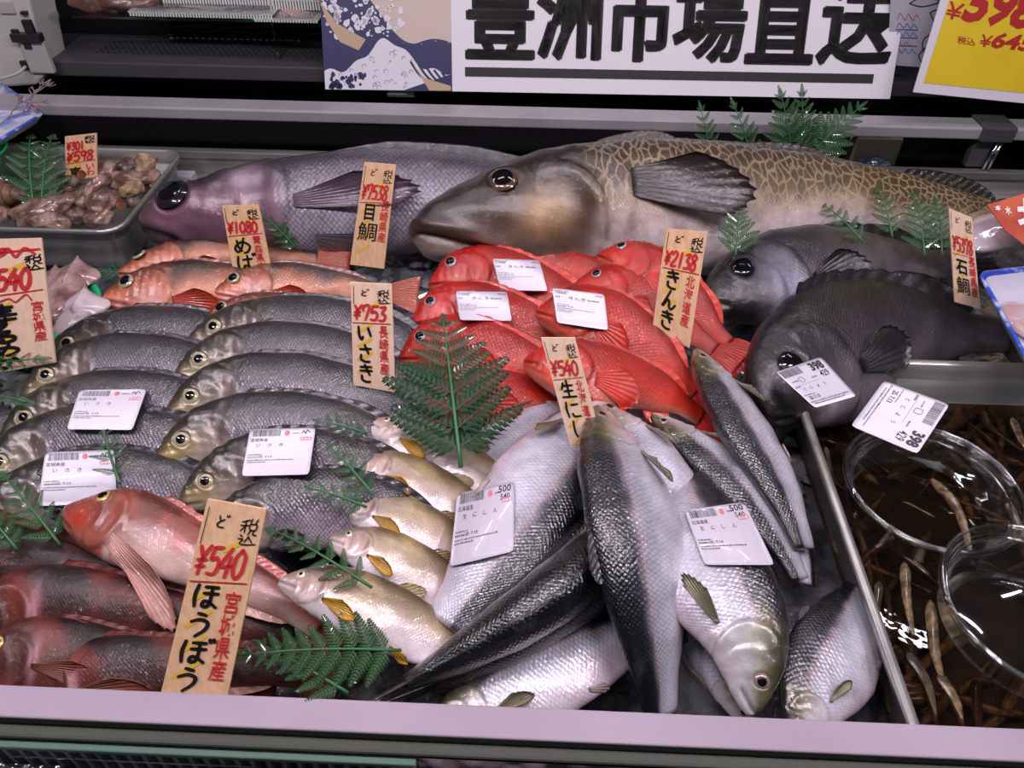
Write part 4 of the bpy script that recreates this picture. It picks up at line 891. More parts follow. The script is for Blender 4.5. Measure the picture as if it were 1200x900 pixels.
G = 'herrings heaped at the front'; n1 = 'herring'
H_ = [  # pts, dorsal hint, roll, hs, label, r
 ([(500, 862, .030), (600, 800, .034), (700, 752, .036), (810, 700, .03)], 'left', 6, 1.25, 'broad silver herring lying low behind the rail, left of the centre herring', .9),
 ([(704, 474, .074), (762, 548, .076), (800, 650, .056), (812, 780, .03)], 'left', 4, 1.0, 'pale herring mostly hidden between the centre herring and the labelled one', .4),
 ([(764, 486, .072), (850, 556, .066), (915, 640, .048), (958, 720, .03)], 'left', 16, 1.05, 'herring with a dark steel blue head and raised fin, behind the labelled one', .2),
 ([(690, 462, .040), (620, 508, .042), (560, 590, .036), (500, 700, .03)], 'right', 0, 1.25, 'pale herring at the left of the heap, behind the one with the left label', .7),
 ([(885, 860, .030), (842, 780, .034), (800, 700, .034), (760, 600, .03)], 'up', 60, .85, 'dark blue backed herring squeezed between the centre and labelled herrings', .3),
 ([(932, 870, .038), (955, 800, .042), (985, 745, .040), (1012, 672, .026)], 'left', 16, 1.6, 'herring with a blue banded back beside the loach tray, snout at the rail', .1),
 ([(870, 500, .030), (912, 590, .034), (938, 650, .034), (952, 722, .03)], 'right', -20, .9, 'pale herring belly showing in the gap left of the far right herring', .8),
 ([(815, 410, .084), (862, 490, .078), (915, 580, .064), (962, 690, .042)], 'left', 26, 1.08, 'herring at the far right of the heap resting on the red rockfish', .5),
 ([(790, 610, .036), (680, 690, .052), (570, 770, .045), (450, 830, .030)], 'up', 110, .95, 'second dark backed herring, wedged above the broad silver one', .2),
 ([(735, 610, .060), (655, 690, .080), (555, 757, .068), (425, 826, .044)], 'up', 118, 1.0, 'black backed herring slanting down to the front rail, seen from above', .6),
 ([(716, 468, .070), (652, 558, .078), (570, 668, .072), (480, 790, .050)], 'right', 2, 1.25, 'big herring under the left paper label, back turned to the centre herring', .3),
 ([(882, 838, .060), (874, 740, .078), (818, 630, .080), (772, 505, .040)], 'right', 14, 1.2, 'herring lying head down under the right paper label, eye near the rail', .6),
 ([(700, 477, .104), (735, 590, .106), (757, 710, .080), (784, 905, .004)], 'left', 28, 1.22, 'centre herring lying on top of the heap, head up and dark back to the left', .4)]
for i, (p, d, ro, hs, l, r) in enumerate(H_): make_fish('herring', n1, l, G, p, d, ro, hs, r=r, ts=1.45 if i in (8, 9) else 1.0, nofins=('tail', 'anal') if i in (2, 5, 6, 7, 10, 11, 12) else ())

make_fish('medai', 'purple_butterfish', 'large purple grey fish with a huge dark eye lying at the back left', None, [(168, 260, .055), (300, 246, .062), (450, 240, .062), (620, 236, .056), (820, 226, .04)], 'up', 40, .76, r=.5)
make_fish('cod', 'cod', 'very large brown mottled cod lying at the back, pale belly to the front', None, [(480, 270, .080), (640, 246, .080), (800, 242, .078), (1000, 242, .068), (1180, 262, .045), (1340, 290, .028)], 'up', 42, .78, r=.5, nofins=('pel',))
G = 'dark knifejaws on the right'
make_fish('ishidai', 'knifejaw', 'grey knifejaw with a black face and bluish cheek, lying behind the other one', G, [(826, 352, .046), (930, 330, .048), (1030, 318, .044), (1170, 302, .034)], 'up', 30, .82, r=.9)
make_fish('ishidai', 'knifejaw', 'larger charcoal knifejaw in front with its head at the steel tray corner', G, [(892, 488, .056), (945, 438, .056), (1060, 392, .046), (1245, 398, .036)], 'up', 40, .90, r=.2, nofins=('pel',))
BVH = make_bvh()
BVH_LOW = make_bvh([o.name for o in bpy.data.objects if o.get('label', '').startswith('pale pink gurnard')])
# ---------------------------------------------------------------- green plastic ferns
def leafmat(nm, a, b_):
    return pmat(nm, a, .35, var=(b_, 55, .4, .6), coat=.35, bump=(180, .2, .001))
M_FERN = leafmat('fern_green', (.016, .060, .018), (.034, .115, .034)); M_STEM = pmat('fern_stem', (.04, .16, .06), .4)
M_FERN2 = leafmat('fern_green_dark', (.008, .040, .016), (.016, .07, .028))
def leaflet(v, f, o, d, n, L, w):    # small folded leaf with a toothed outline
    s = nrm(np.cross(n, d)); k = len(v)
    for a, b, h in ((0, 0, 0), (.25, .5, -.15), (.42, .26, 0), (.6, .42, -.2), (.78, .14, 0), (1, 0, -.25), (.78, -.14, 0), (.6, -.42, -.2), (.42, -.26, 0), (.25, -.5, -.15), (.5, 0, .16)):
        v.append(o+d*L*a+s*w*b+n*w*h)
    r = list(range(10)); f += [[k+i, k+(i+1) % 10, k+10] for i in r]
v = []; f = []; Z = np.array([0, 0, 1.0])
for i in range(11):
    t = .06+.9*i/10; L = .30*(1-t)**.7+.05
    for sg_ in (1, -1):
        a = math.radians(58-10*t); leaflet(v, f, np.array([t, 0, -.10*t*t]), nrm([math.cos(a), sg_*math.sin(a), -.12]), Z, L, .085)
leaflet(v, f, np.array([.93, 0, -.09]), nrm([1, 0, -.2]), Z, .12, .07)
for i in range(6):
    k = len(v); t = i/6
    for x in (t, t+1/6): v += [np.array([x, .008*(1-x)+.003, -.1*x*x+.006]), np.array([x, -.008*(1-x)-.003, -.1*x*x+.006])]
    f.append([k, k+1, k+3, k+2])
PINNA = mesh_of(np.array(v), f, False)
PINNA.materials.append(M_FERN)
PINNA2 = PINNA.copy(); PINNA2.materials.clear(); PINNA2.materials.append(M_FERN2)
GF = 'green plastic fern fronds between the fish'
def fern(label, b0, t0, wpx, n=8, lift=.012, tlift=.018, dark=False, ang=52, bow=0.0, zb=None, zt=None, yb=None):
    if yb is not None: B_ = PY(*b0, yb); T_ = PY(*t0, yb+.01)
    else:
        B_ = P(*b0, zb) if zb is not None else hit(BVH, *b0)+np.array([0, 0, lift])
        T_ = P(*t0, zt) if zt is not None else hit(BVH, *t0)+np.array([0, 0, tlift])
    ax = T_-B_; L = np.linalg.norm(ax); toc = nrm(CPOS-(B_+T_)/2); n_ = nrm(toc*.7+np.array([0, 0, .5])); sd = nrm(np.cross(ax, n_)); nn = nrm(np.cross(sd, ax))
    W = wpx/FPX*np.dot((B_+T_)/2-CPOS, FW)/2
    root = thing('fern_frond', label, 'fern', B_, GF)
    s = np.linspace(0, 1, 12); mid = B_+ax*s[:, None]+nn*(.10*L*np.sin(np.pi*s))[:, None]+sd*(bow*L*np.sin(np.pi*s))[:, None]
    b = MB(); b.tube(mid, np.linspace(.0013, .0004, 12)*(1+.5*(L > .12)), 6); b.link('stem', M_STEM, root, smooth=True)
    for i in range(n):
        t = .10+.86*i/(n-.5); ll = W*(1-t)**.75*(.75+.25*min(1, t/.25))*1.25+.004
        q = np.array([np.interp(t, s, mid[:, k]) for k in range(3)]); dax = nrm(np.array([np.interp(min(1, t+.05), s, mid[:, k]) for k in range(3)])-q+1e-9)
        for sg_ in (1, -1):
            a = math.radians(ang-12*t+random.uniform(-5, 5)); d = nrm(dax*math.cos(a)+sd*sg_*math.sin(a)+nn*random.uniform(-.08, .12)); y = nrm(np.cross(nn, d)); z = np.cross(d, y); lw = ll*random.uniform(.88, 1.08)
            o = bpy.data.objects.new('pinna', PINNA2 if dark else PINNA); COL.objects.link(o); o.parent = root
            p = q-B_; o.matrix_local = Matrix([[d[0]*lw, y[0]*lw, z[0]*lw, p[0]], [d[1]*lw, y[1]*lw, z[1]*lw, p[1]], [d[2]*lw, y[2]*lw, z[2]*lw, p[2]], [0, 0, 0, 1]])
    o = bpy.data.objects.new('pinna', PINNA2 if dark else PINNA); COL.objects.link(o); o.parent = root
    d = nrm(mid[-1]-mid[-3]); y = nrm(np.cross(nn, d)); z = np.cross(d, y); lw = L*.16; p = mid[-2]-B_
    o.matrix_local = Matrix([[d[0]*lw, y[0]*lw, z[0]*lw, p[0]], [d[1]*lw, y[1]*lw, z[1]*lw, p[1]], [d[2]*lw, y[2]*lw, z[2]*lw, p[2]], [0, 0, 0, 1]])
    return root
fern('largest fern frond, standing in front of the red rockfish heap', (540, 548), (519, 372), 165, 9, zb=.085, zt=.125, dark=True, ang=62)
fern('fern lying on the ice along the rail beside the gurnard tail, upper frond', (470, 762), (278, 768), 78, 10, zb=.072, zt=.078, ang=64)
fern('fern at the rail right of the large wooden sign, lower frond', (408, 812), (300, 752), 60, 7, zb=.070, zt=.074)
fern('fern sprig left of the lowest sweetfish head', (438, 700), (320, 636), 44, 8)
fern('fern sprig pointing up left between grunts and the second sweetfish', (440, 592), (387, 538), 36, 6)
fern('fern sprig left of the third sweetfish head, flat on the grunt', (432, 606), (362, 588), 30, 5)
fern('fern sprig beside the uppermost sweetfish head', (432, 520), (372, 510), 26, 5, dark=True)
fern('upright fern sprig by the lower white label on the left grunts', (146, 578), (130, 520), 40, 6)
fern('fern sprig in front of the left white label above the gurnards', (78, 650), (14, 572), 50, 7)
fern('fern sprig at the left edge above the dark gurnards', (28, 655), (-14, 606), 44, 6)
fern('fern at the left edge under the big squid sign', (-30, 452), (60, 436), 40, 7)
fern('fern below the first one at the left edge, by the grunt snouts', (-40, 480), (40, 488), 40, 7)
fern('fern in the whelk tray standing left of the small price tag', (40, 250), (36, 158), 66, 8, zb=.05, zt=.085)
fern('second fern in the whelk tray, leaning right', (48, 250), (62, 158), 56, 8, zb=.048, zt=.08)
fern('small fern sprig between the tags in front of the purple fish', (350, 302), (309, 266), 30, 6)
fern('flat fern on the ice left of the rockfish', (245, 386), (160, 380), 24, 7, zb=.012, zt=.014, dark=True)
fern('fern by the snout of the purple fish', (150, 322), (112, 318), 30, 5, zb=.012, zt=.02, dark=True)
fern('fern leaning on the cod belly above the black knifejaw face', (862, 300), (866, 243), 48, 7, zb=.10, zt=.125)
fern('fern on the cod belly, left of the two tall fronds', (1012, 284), (961, 238), 32, 6, zb=.09, zt=.10)
fern('fern on the cod, behind the knifejaw fin', (1046, 278), (1028, 220), 32, 7, zb=.09, zt=.11)
fern('tall fern left of the knifejaw price tag', (1084, 300), (1069, 226), 46, 8, zb=.085, zt=.11)
fern('tall fern half behind the knifejaw price tag', (1104, 298), (1096, 232), 46, 8, zb=.085, zt=.11)
fern('thin fern standing behind the cod, leftmost at the rail', (832, 188), (820, 122), 34, 6, yb=1.02)
fern('second thin fern standing behind the cod', (880, 188), (858, 118), 38, 6, yb=1.02)
fern('dense fern before the sign corner, standing behind the cod', (928, 192), (914, 106), 60, 8, yb=1.015)
fern('dense fern close beside its neighbour behind the cod', (938, 190), (940, 104), 52, 8, yb=1.025)
fern('long fern slanting right behind the cod', (945, 188), (1012, 122), 62, 8, yb=1.01, ang=58)

# ---------------------------------------------------------------- wooden price boards
def woodmat(nm, a, b_):
    mt = pmat(nm, a, .55, stretch=(1, 1, .06), var=(b_, 260, .35, .65)); return mt
M_WOOD = woodmat('thin_wood', (.84, .56, .33), (.72, .45, .25)); M_WOOD2 = woodmat('pale_wood', (.88, .66, .48), (.80, .57, .40))
M_BK = pmat('marker_black', (.010, .009, .010), .5); M_RD = pmat('marker_red', (.62, .035, .04), .5); M_YL = pmat('marker_yellow', (.78, .50, .06), .5)
GT = 'handwritten wooden price boards'
def board(label, px, anchor, tilt, price, name, origin, mat=None, extra=None, pbox=(.06, .66, .86, .80), nbox=(.14, .06, .50, .62), obox=(.66, .16, .88, .62), do=True, nvert=True, tax=(.64, .82, .93, .95), wn=.055, wp=.055):
    ph = math.radians(tilt); n = (0, -math.cos(ph), math.sin(ph)); c = [PPL(u, v, anchor, n) for u, v in px]
    asp = np.linalg.norm(c[1]-c[0])/np.linalg.norm(c[0]-c[3]); root = thing('price_board', label, 'price tag', (c[2]+c[3])/2, GT)
    b = MB(); b.quadplate([c[3], c[2], c[1], c[0]], .0022); b.link('wood_plate', mat or M_WOOD, root)
    S_ = quad_surf(c)
    y = Ink(asp)
    for k in range(4): yy = nbox[3]-.04-k*(nbox[3]-nbox[1])/4.2; y.line([(.12, yy-.05), (.34, yy+.0), (.48, yy+.045)], .085)
    y.line([(.45, pbox[3]-.02), (.72, pbox[3]+.03)], .08); y.link('yellow_highlight', S_, M_YL, root, off=.0003)
    k = Ink(asp)
    if do: k.hand('ど', .22, .885, .42, .945, .022); k.line([(.07, .97), (.06, .80)], .014)
    if tax: k.hand('税', *tax, .020)
    if name: k.hand(name, *nbox, wn, vertical=nvert)
    k.link('black_writing', S_, M_BK, root, off=.0006)
    r = Ink(asp); r.hand('Y'+price, *pbox, wp, gap=.0, slant=.12); r.line([(pbox[0]-.03, pbox[1]-.035), (.95, pbox[1]-.015)], .022)
    if origin: r.vtext(origin, *obox, gap=.04, bold=.012)
    r.link('red_writing', S_, M_RD, root, off=.0007)
    if extra: extra(root, S_, asp)
    return root
board('small wooden board reading 598 in the whelk tray', [(76, 160), (113, 156), (114, 207), (77, 212)], P(95, 205, .045), 12, '598', None, 'いわ', tax=(.62, .80, .95, .97), pbox=(.06, .42, .90, .64), obox=(.66, .06, .92, .34), do=False, wp=.06,
      extra=lambda root, S_, asp: (lambda r, k: (r.hand('Y301', .06, .68, .62, .86, .055, gap=0), r.link('red_writing', S_, M_RD, root, off=.0007), k.text('真', .12, -.04, .52, .30, .02), k.link('black_writing', S_, M_BK, root, off=.0008)))(Ink(asp), Ink(asp)))
board('wooden board reading 1080 in front of the purple fish', [(260, 241), (303, 240), (321, 330), (276, 334)], P(296, 322, .048), 14, '1080', 'めばる', '青森県産', nbox=(.14, -.04, .58, .60))
def kanji_tai(root, S_, asp):
    k = Ink(asp); k.text('目', .22, .46, .52, .62, .02); k.text('鯛', .10, .26, .66, .44, .004); k.link('black_writing', S_, M_BK, root, off=.0008)
board('wooden board reading 7538 leaning on the purple fish, left of the cod', [(427, 190), (464, 193), (450, 315), (410, 310)], P(430, 312, .03), 16, '7538', None, '長崎県産', extra=kanji_tai, obox=(.70, .26, .94, .66))
board('tall wooden board reading 2138 between the cod and the red rockfish', [(781, 268), (829, 272), (808, 408), (765, 383)], P(787, 395, .085), 20, '2138', 'きんき', '北海道産')
board('pale wooden board reading 753 between grunts and red rockfish', [(411, 331), (459, 333), (463, 460), (414, 451)], P(438, 455, .075), 20, '753', 'いさき', '長崎県産', mat=M_WOOD2)
board('wooden board reading 540 over the herrings, below the red rockfish labels', [(634, 396), (674, 396), (706, 520), (668, 522)], P(687, 515, .100), 22, '540', '生にしん', '北海道産', nbox=(.16, -.12, .62, .62), mat=M_WOOD2)
board('largest wooden board, reading 540, standing at the rail over the gurnards', [(243, 585), (312, 597), (262, 836), (184, 831)], P(228, 812, .072), 34, '540', 'ほうぼう', '宮城県産', nbox=(.14, .10, .56, .62), obox=(.66, .16, .90, .60))
def squid_extra(root, S_, asp):
    k = Ink(asp); k.text('99', .1, .86, .5, .94, .02, .2); k.line([(.02, .86), (.35, .9), (.98, .92)], .03); k.line([(.30, .89), (.5, .93), (.6, .87), (.75, .93), (.9, .88)], .045); k.line([(.25, .53), (.45, .56), (.55, .53), (.7, .58), (.78, .53)], .025); k.link('red_writing', S_, M_RD, root, off=.0009)
board('wide wooden board reading 540 at the left edge beside the green basket', [(-30, 281), (48, 279), (65, 425), (-22, 440)], P(20, 432, .045), 22, '540', '生するめか', '宮城県産', mat=M_WOOD2, nbox=(.14, .02, .55, .52), obox=(.76, .20, .93, .52), pbox=(.12, .62, .80, .78), tax=(.72, .76, .98, .88), do=False, extra=squid_extra, wn=.05)
def kanji_ishi(root, S_, asp):
    k = Ink(asp); k.text('石', .14, .34, .60, .50, .02); k.text('鯛', .12, .12, .62, .31, .004); k.link('black_writing', S_, M_BK, root, off=.0008)
board('wooden board reading 5378 standing at the knifejaw tails', [(1112, 244), (1139, 255), (1149, 362), (1119, 354)], P(1134, 355, .075), 14, '5378', None, '長崎県産', extra=kanji_ishi, obox=(.68, .12, .94, .56), pbox=(.06, .58, .90, .74), mat=M_WOOD2)

# ---------------------------------------------------------------- paper labels draped on the fish
M_PAPER = pmat('label_paper', (.78, .76, .86), .4, coat=.15); M_PAPER2 = pmat('label_paper_wet', (.60, .57, .66), .25, coat=.5, bump=(60, .4, .003))
M_PRINT = pmat('print_grey', (.05, .05, .06), .6); M_STAMP = pmat('stamp_red', (.75, .20, .22), .6)
rl_ = np.random.default_rng(21)
def drape(c, plane=None, lift=.0025, bvh=None):
    c = np.array(c, float); ga, gb = np.meshgrid(np.linspace(0, 1, 11), np.linspace(0, 1, 9), indexing='ij')
    def pix(a, b): a = np.asarray(a, float)[..., None]; b = np.asarray(b, float)[..., None]; return (c[3]*(1-a)+c[2]*a)*(1-b)+(c[0]*(1-a)+c[1]*a)*b
    def basis(a, b): a = np.asarray(a, float); b = np.asarray(b, float); return np.stack([1+0*a, a, b, a*b, a*a, b*b], -1)
    pp = pix(ga, gb).reshape(-1, 2); dist = []
    for u, v in pp: dist.append(np.linalg.norm(hit(bvh or BVH, u, v)-CPOS))
    dist = np.array(dist); A = basis(ga.ravel(), gb.ravel()); m_ = np.ones(len(dist), bool)
    if plane is not None: dist = np.array([np.linalg.norm(PPL(u, v, *plane)-CPOS) for u, v in pp])
    for _ in range(4):
        x, *_r = np.linalg.lstsq(A[m_], dist[m_], rcond=None); res = dist-A@x; m_ = res < .006
        if m_.sum() < 20: break
    sh = max(0, np.percentile((A@x-dist)[m_], 97))+lift if plane is None else 0
    def S_(a, b, off=0.0):
        p = pix(a, b); d = FW*FPX+RT*(p[..., :1]-600)-UP*(p[..., 1:]-450); d = d/np.linalg.norm(d, axis=-1, keepdims=True)
        return CPOS+d*((basis(a, b)@x)-sh-off)[..., None]
    return S_
def paper(label, c, kind, mat=None, plane=None, bvh=None, asp=None, name='price_label', group='printed paper labels'):
    S_ = drape(c, plane, {'kinki': .0045, 'nishin': .0015}.get(kind, .0045), bvh); cc = [S_(np.array(a), np.array(b)) for a, b in ((0, 1), (1, 1), (1, 0), (0, 0))]; asp = np.linalg.norm(cc[1]-cc[0])/np.linalg.norm(cc[0]-cc[3])
    na, nb = 17, 13; ga, gb = np.meshgrid(np.linspace(0, 1, na), np.linspace(0, 1, nb), indexing='ij'); kk = .12
    # rounded corners
    da = np.abs(ga-.5)*2; db = np.abs(gb-.5)*2; q = np.clip((da+db-1.9)/.1, 0, 1)*.03; ga = .5+(ga-.5)*(1-q); gb = .5+(gb-.5)*(1-q)
    top = S_(ga, gb, .0005).reshape(-1, 3); bot = S_(ga, gb, .0).reshape(-1, 3); f = grid_faces(na, nb); o = na*nb; idx = np.arange(o).reshape(na, nb); lp = list(idx[0, :])+list(idx[1:, -1])+list(idx[-1, -2::-1])+list(idx[-2:0:-1, 0])
    fs = f.tolist()+(f[:, ::-1]+o).tolist()+[[int(a), int(b), int(b+o), int(a+o)] for a, b in zip(lp, lp[1:]+lp[:1])]
    root = thing(name, label, 'label', cc[3], group); link('paper', mesh_of(np.vstack([top, bot])-cc[3], fs, True), mat or M_PAPER, root)
    bars = Ink(asp); tx = Ink(asp); st = Ink(asp)
    def barcode(x0, y0, x1, y1):
        x = x0
        while x < x1: w = rl_.choice([.004, .007, .010]); bars.rect(x, y0, x+w, y1); x += w+rl_.choice([.005, .008, .011])
    def dots(x0, x1, y, h):
        x = x0
        while x < x1: w = rl_.uniform(.008, .02); tx.rect(x, y, x+w, y+h*rl_.uniform(.6, 1)); x += w+rl_.uniform(.006, .014)
    if kind in ('isaki', 'nishin'):
        barcode(.06, .84, .48, .97); st.line([(.58+.03*math.cos(q), .90+.04*math.sin(q)) for q in np.linspace(0, 6.2, 7)], .02); st.rect(.57, .88, .60, .92); dots(.66, .76, .88, .03)
        tx.text({'isaki': '宮城県産', 'nishin': '北海道産'}[kind], .04, .73, .30, .80)
        for i, t in enumerate({'isaki': 'いさき', 'nishin': '生にしん'}[kind]): tx.text(t, .14+i*.17, .62, .20+i*.17, .69)
        dots(.04, .24, .44, .025); tx.text('25. 7.13', .20, .385, .40, .425, .02); dots(.04, .18, .385, .03); dots(.04, .74, .325, .025); dots(.04, .32, .28, .025)
        if kind == 'nishin': tx.text('500', .72, .88, .94, .98, .02); tx.text('540', .76, .78, .92, .86, .01)
        else: tx.line([(.80, .88), (.83, .94), (.86, .88), (.88, .95), (.93, .90)], .014)
        st.line([(.80, .74), (.94, .75), (.94, .80), (.80, .79), (.80, .74)], .010); st.line([(.84, .74), (.85, .80)], .01); st.line([(.89, .74), (.90, .80)], .01)
    elif kind == 'kinki':
        dots(.03, .30, .92, .03); dots(.82, .97, .90, .04); tx.text('北海道産', .04, .86, .26, .915); tx.text('きんき', .30, .72, .62, .81); dots(.04, .12, .74, .05); dots(.66, .88, .74, .05)
        dots(.04, .26, .55, .02); tx.text('25. 7.13', .16, .49, .36, .535, .02); dots(.04, .14, .49, .03); dots(.04, .78, .44, .022); dots(.04, .34, .39, .022); dots(.04, .3, .345, .022)
    else:
        barcode(.04, .80, .46, .96); barcode(.52, .80, .54, .80); tx.text('398', .64, .76, .92, .96, .05); tx.text('429', .72, .60, .90, .74, .01); st_ = None
        bars.line([(.26, .62), (.34, .62), (.34, .72), (.26, .72), (.26, .62)], .008); dots(.10, .22, .66, .03); dots(.52, .62, .64, .03)
        for i, t in enumerate('どじょう'): tx.text(t, .16+i*.15, .42, .21+i*.15, .49)
        dots(.04, .14, .52, .04); dots(.04, .30, .31, .02); tx.text('25. 7.13', .10, .20, .34, .28, .02); dots(.03, .92, .13, .025); dots(.10, .80, .08, .025)
        bars.line([(.05, .56), (.6, .57)], .004)
    if bars.v: bars.link('barcode', S_, M_PRINT, root, off=.0008)
    tx.link('printed_text', S_, M_PRINT, root, off=.0008)
    if st.v: st.link('red_stamp', S_, M_STAMP, root, off=.0009)
    return root
paper('white paper label on the third grunt of the left stack', [(93, 457), (172, 456), (155, 504), (78, 503)], 'isaki')
paper('white paper label on the fourth grunt of the left stack, beside the upright fern', [(53, 530), (134, 527), (137, 590), (44, 593)], 'isaki', bvh=BVH_LOW)
paper('white paper label on the right stack of grunts', [(293, 503), (370, 501), (362, 556), (283, 558)], 'isaki')
paper('white paper label highest on the red rockfish heap', [(577, 303), (632, 305), (642, 341), (587, 340)], 'kinki')
paper('white paper label leftmost on the red rockfish heap', [(534, 341), (594, 342), (600, 376), (539, 375)], 'kinki')
paper('white paper label rightmost on the red rockfish heap', [(647, 337), (708, 345), (713, 387), (653, 378)], 'kinki')
paper('greyish wet label reading 500 and 540 on the left herring', [(536, 578), (603, 564), (602, 646), (527, 664)], 'nishin', mat=M_PAPER2)
paper('wet label wrapped round the head down herring right of centre', [(802, 598), (872, 588), (908, 662), (826, 662)], 'nishin', mat=M_PAPER2)
npl = nrm([0, -.45, 1])
paper('tilted white label reading 398 stuck on the tray corner', [(909, 436), (962, 418), (1004, 464), (955, 478)], 'dojo', plane=(P(955, 478, .088), nrm([-.15, -.85, .6])))
paper('tilted white label reading 398 on the rim of the clear cup', [(1113, 474), (1075, 532), (997, 499), (1036, 446)], 'dojo', plane=(P(1050, 500, .064), npl))

# ---------------------------------------------------------------- loaches and cups in the tray
q1 = (P(992, 562, .049)[0]+.0735, (P(1090, 492, .049)[1]+P(1090, 655, .049)[1])/2, .002)
q2 = (P(1108, 700, .064)[0]+.0735, P(1190, 612, .064)[1]-.0735, .016)
M_LOACH = pmat('loach_skin', (.11, .075, .045), .2, coat=.5, var=((.035, .024, .015), 70, .4, .6)); M_LOACH2 = pmat('loach_golden', (.22, .15, .075), .2, coat=.5, var=((.06, .04, .02), 120, .4, .6))
GL = 'loaches in the dark tray water'
def loach(pts, z, r0, mat, i):
    pt = [P(u, v, z[k] if isinstance(z, tuple) else z) for k, (u, v) in enumerate(pts)]; c = catmull(pt, 22); c[:, 0] = np.maximum(c[:, 0], .272); c[:, 1] = np.maximum(c[:, 1], .236)
    s = np.linspace(0, 1, 22); rad = r0*np.minimum(1, .35+s*6)*(1-.75*s**2.2)+.0003; o = np.array(c[11])
    root = thing('loach', 'slim brown loach among others in the dark water of the right tray', 'loach', (o[0], o[1], min(c[:, 2])-r0), GL); b = MB(); b.tube(c, rad, 10); b.link('body', mat, root, smooth=True)
    t = nrm(c[-1]-c[-3]); sd = nrm(np.cross(t, [0, 0, 1])); b = MB(); e = c[-1]; b.add([e-t*.003+sd*.0008, e+t*.005+sd*.0018, e+t*.0055-sd*.0018, e-t*.003-sd*.0008, e-t*.003+sd*.0008+np.array([0, 0, .0007]), e+t*.005+sd*.0018+np.array([0, 0, .0005]), e+t*.0055-sd*.0018+np.array([0, 0, .0005]), e-t*.003-sd*.0008+np.array([0, 0, .0007])], [(0, 1, 2, 3), (7, 6, 5, 4), (0, 4, 5, 1), (1, 5, 6, 2), (2, 6, 7, 3), (3, 7, 4, 0)]); b.link('tail_fin', mat, root)
rq = np.random.default_rng(4)
spec = [([(1020, 500), (980, 490), (955, 505)], .013, 1), ([(1015, 478), (1060, 476), (1110, 484)], .012, 0), ([(965, 520), (975, 560), (1000, 580)], .012, 0), ([(1185, 490), (1198, 520), (1215, 540)], .014, 1), ([(1150, 482), (1160, 500), (1200, 530)], .012, 0),
        ([(1030, 680), (1026, 720), (1035, 760)], .013, 0), ([(1060, 660), (1062, 700), (1070, 745)], .015, 1), ([(1090, 705), (1095, 760), (1105, 800)], .016, 1), ([(1098, 790), (1118, 820), (1128, 850)], .014, 1), ([(1062, 765), (1085, 800), (1098, 850)], .014, 0),
        ([(1180, 590), (1192, 615), (1205, 640)], .014, 1), ([(1045, 640), (1075, 665), (1105, 690)], .013, 0), ([(1040, 560), (1075, 545), (1120, 520)], .009, 0), ([(1105, 520), (1125, 545), (1140, 548)], .010, 1),
        ([(1060, 530), (1085, 545), (1110, 540)], .010, 1), ([(980, 600), (990, 640), (1000, 680)], .012, 0), ([(1000, 610), (1015, 650), (1022, 690)], .010, 0)]
for i, (p, z, g_) in enumerate(spec): loach(p, z-.002, .0044, M_LOACH2 if g_ else M_LOACH, i)
loach([(1092, 562), (1118, 590), (1132, 625), (1138, 655)], .018, .0042, M_LOACH2, 99)
for i in range(95):
    u = rq.uniform(968, 1220); v = rq.uniform(482, 850); a = rq.uniform(0, 6.28); L = rq.uniform(60, 100); k = rq.uniform(-.5, .5)
    p = [(u+L*s*math.cos(a+k*s), v+L*s*.8*math.sin(a+k*s)) for s in (-.7, 0, .7)]
    pm = P(u, v, .01)
    if min(math.hypot(pm[0]-q_[0], pm[1]-q_[1]) for q_ in (q1, q2)) < .066: continue
    loach(p, rq.uniform(.002, .010), rq.uniform(.0032, .0048), M_LOACH if rq.random() < .6 else M_LOACH2, i)

def lathe(prof, c, seg=72):
    th = np.linspace(0, 2*np.pi, seg, endpoint=False); prof = np.array(prof)
    v = np.stack([c[0]+prof[:, :1]*np.cos(th), c[1]+prof[:, :1]*np.sin(th), c[2]+prof[:, 1:]+0*th], -1).reshape(-1, 3); return v, grid_faces(len(prof), seg, True).tolist()
def cup(label, c, r):
    root = thing('clear_cup', label, 'cup', c, None)
    H = .047
    v, f = lathe([(.0001, .001), (.25*r, .0015), (.66*r, .001), (.70*r, .0), (.72*r, .003), (.80*r, .018), (.86*r, .019), (.90*r, H-.006), (.93*r, H-.001), (.965*r, H), (1.0*r, H-.001), (1.0*r, H-.004), (.965*r, H-.003), (.92*r, H-.006), (.875*r, .017), (.815*r, .0165), (.735*r, .002), (.7*r, -.001), (.0001, -.0005)], (0, 0, 0))
    link('cup_body', mesh_of(v, f, True), MATS.get('cup_clear') or clearmat('cup_clear', (.97, .98, .98), .04, fres=1.45, mixmin=.03), root)
    b = MB()
    for rr, zz in ((.965*r, H), (.885*r, H-.009)):
        t = np.linspace(0, 2*np.pi, 73); b.tube(np.stack([rr*np.cos(t), rr*np.sin(t), zz+0*t], 1), .0011, 8)
    b2 = b.v; link('rim_bead', mesh_of(np.vstack(b.v), b.f, True), MATS.get('cup_bead') or clearmat('cup_bead', (.8, .82, .82), .05, fres=1.7, mixmin=.28), root); return root
cup('round clear plastic cup standing in the loach tray under the tilted label', q1, .0735)
cup('round clear plastic cup nearer the front, cut by the right edge', q2, .0735)

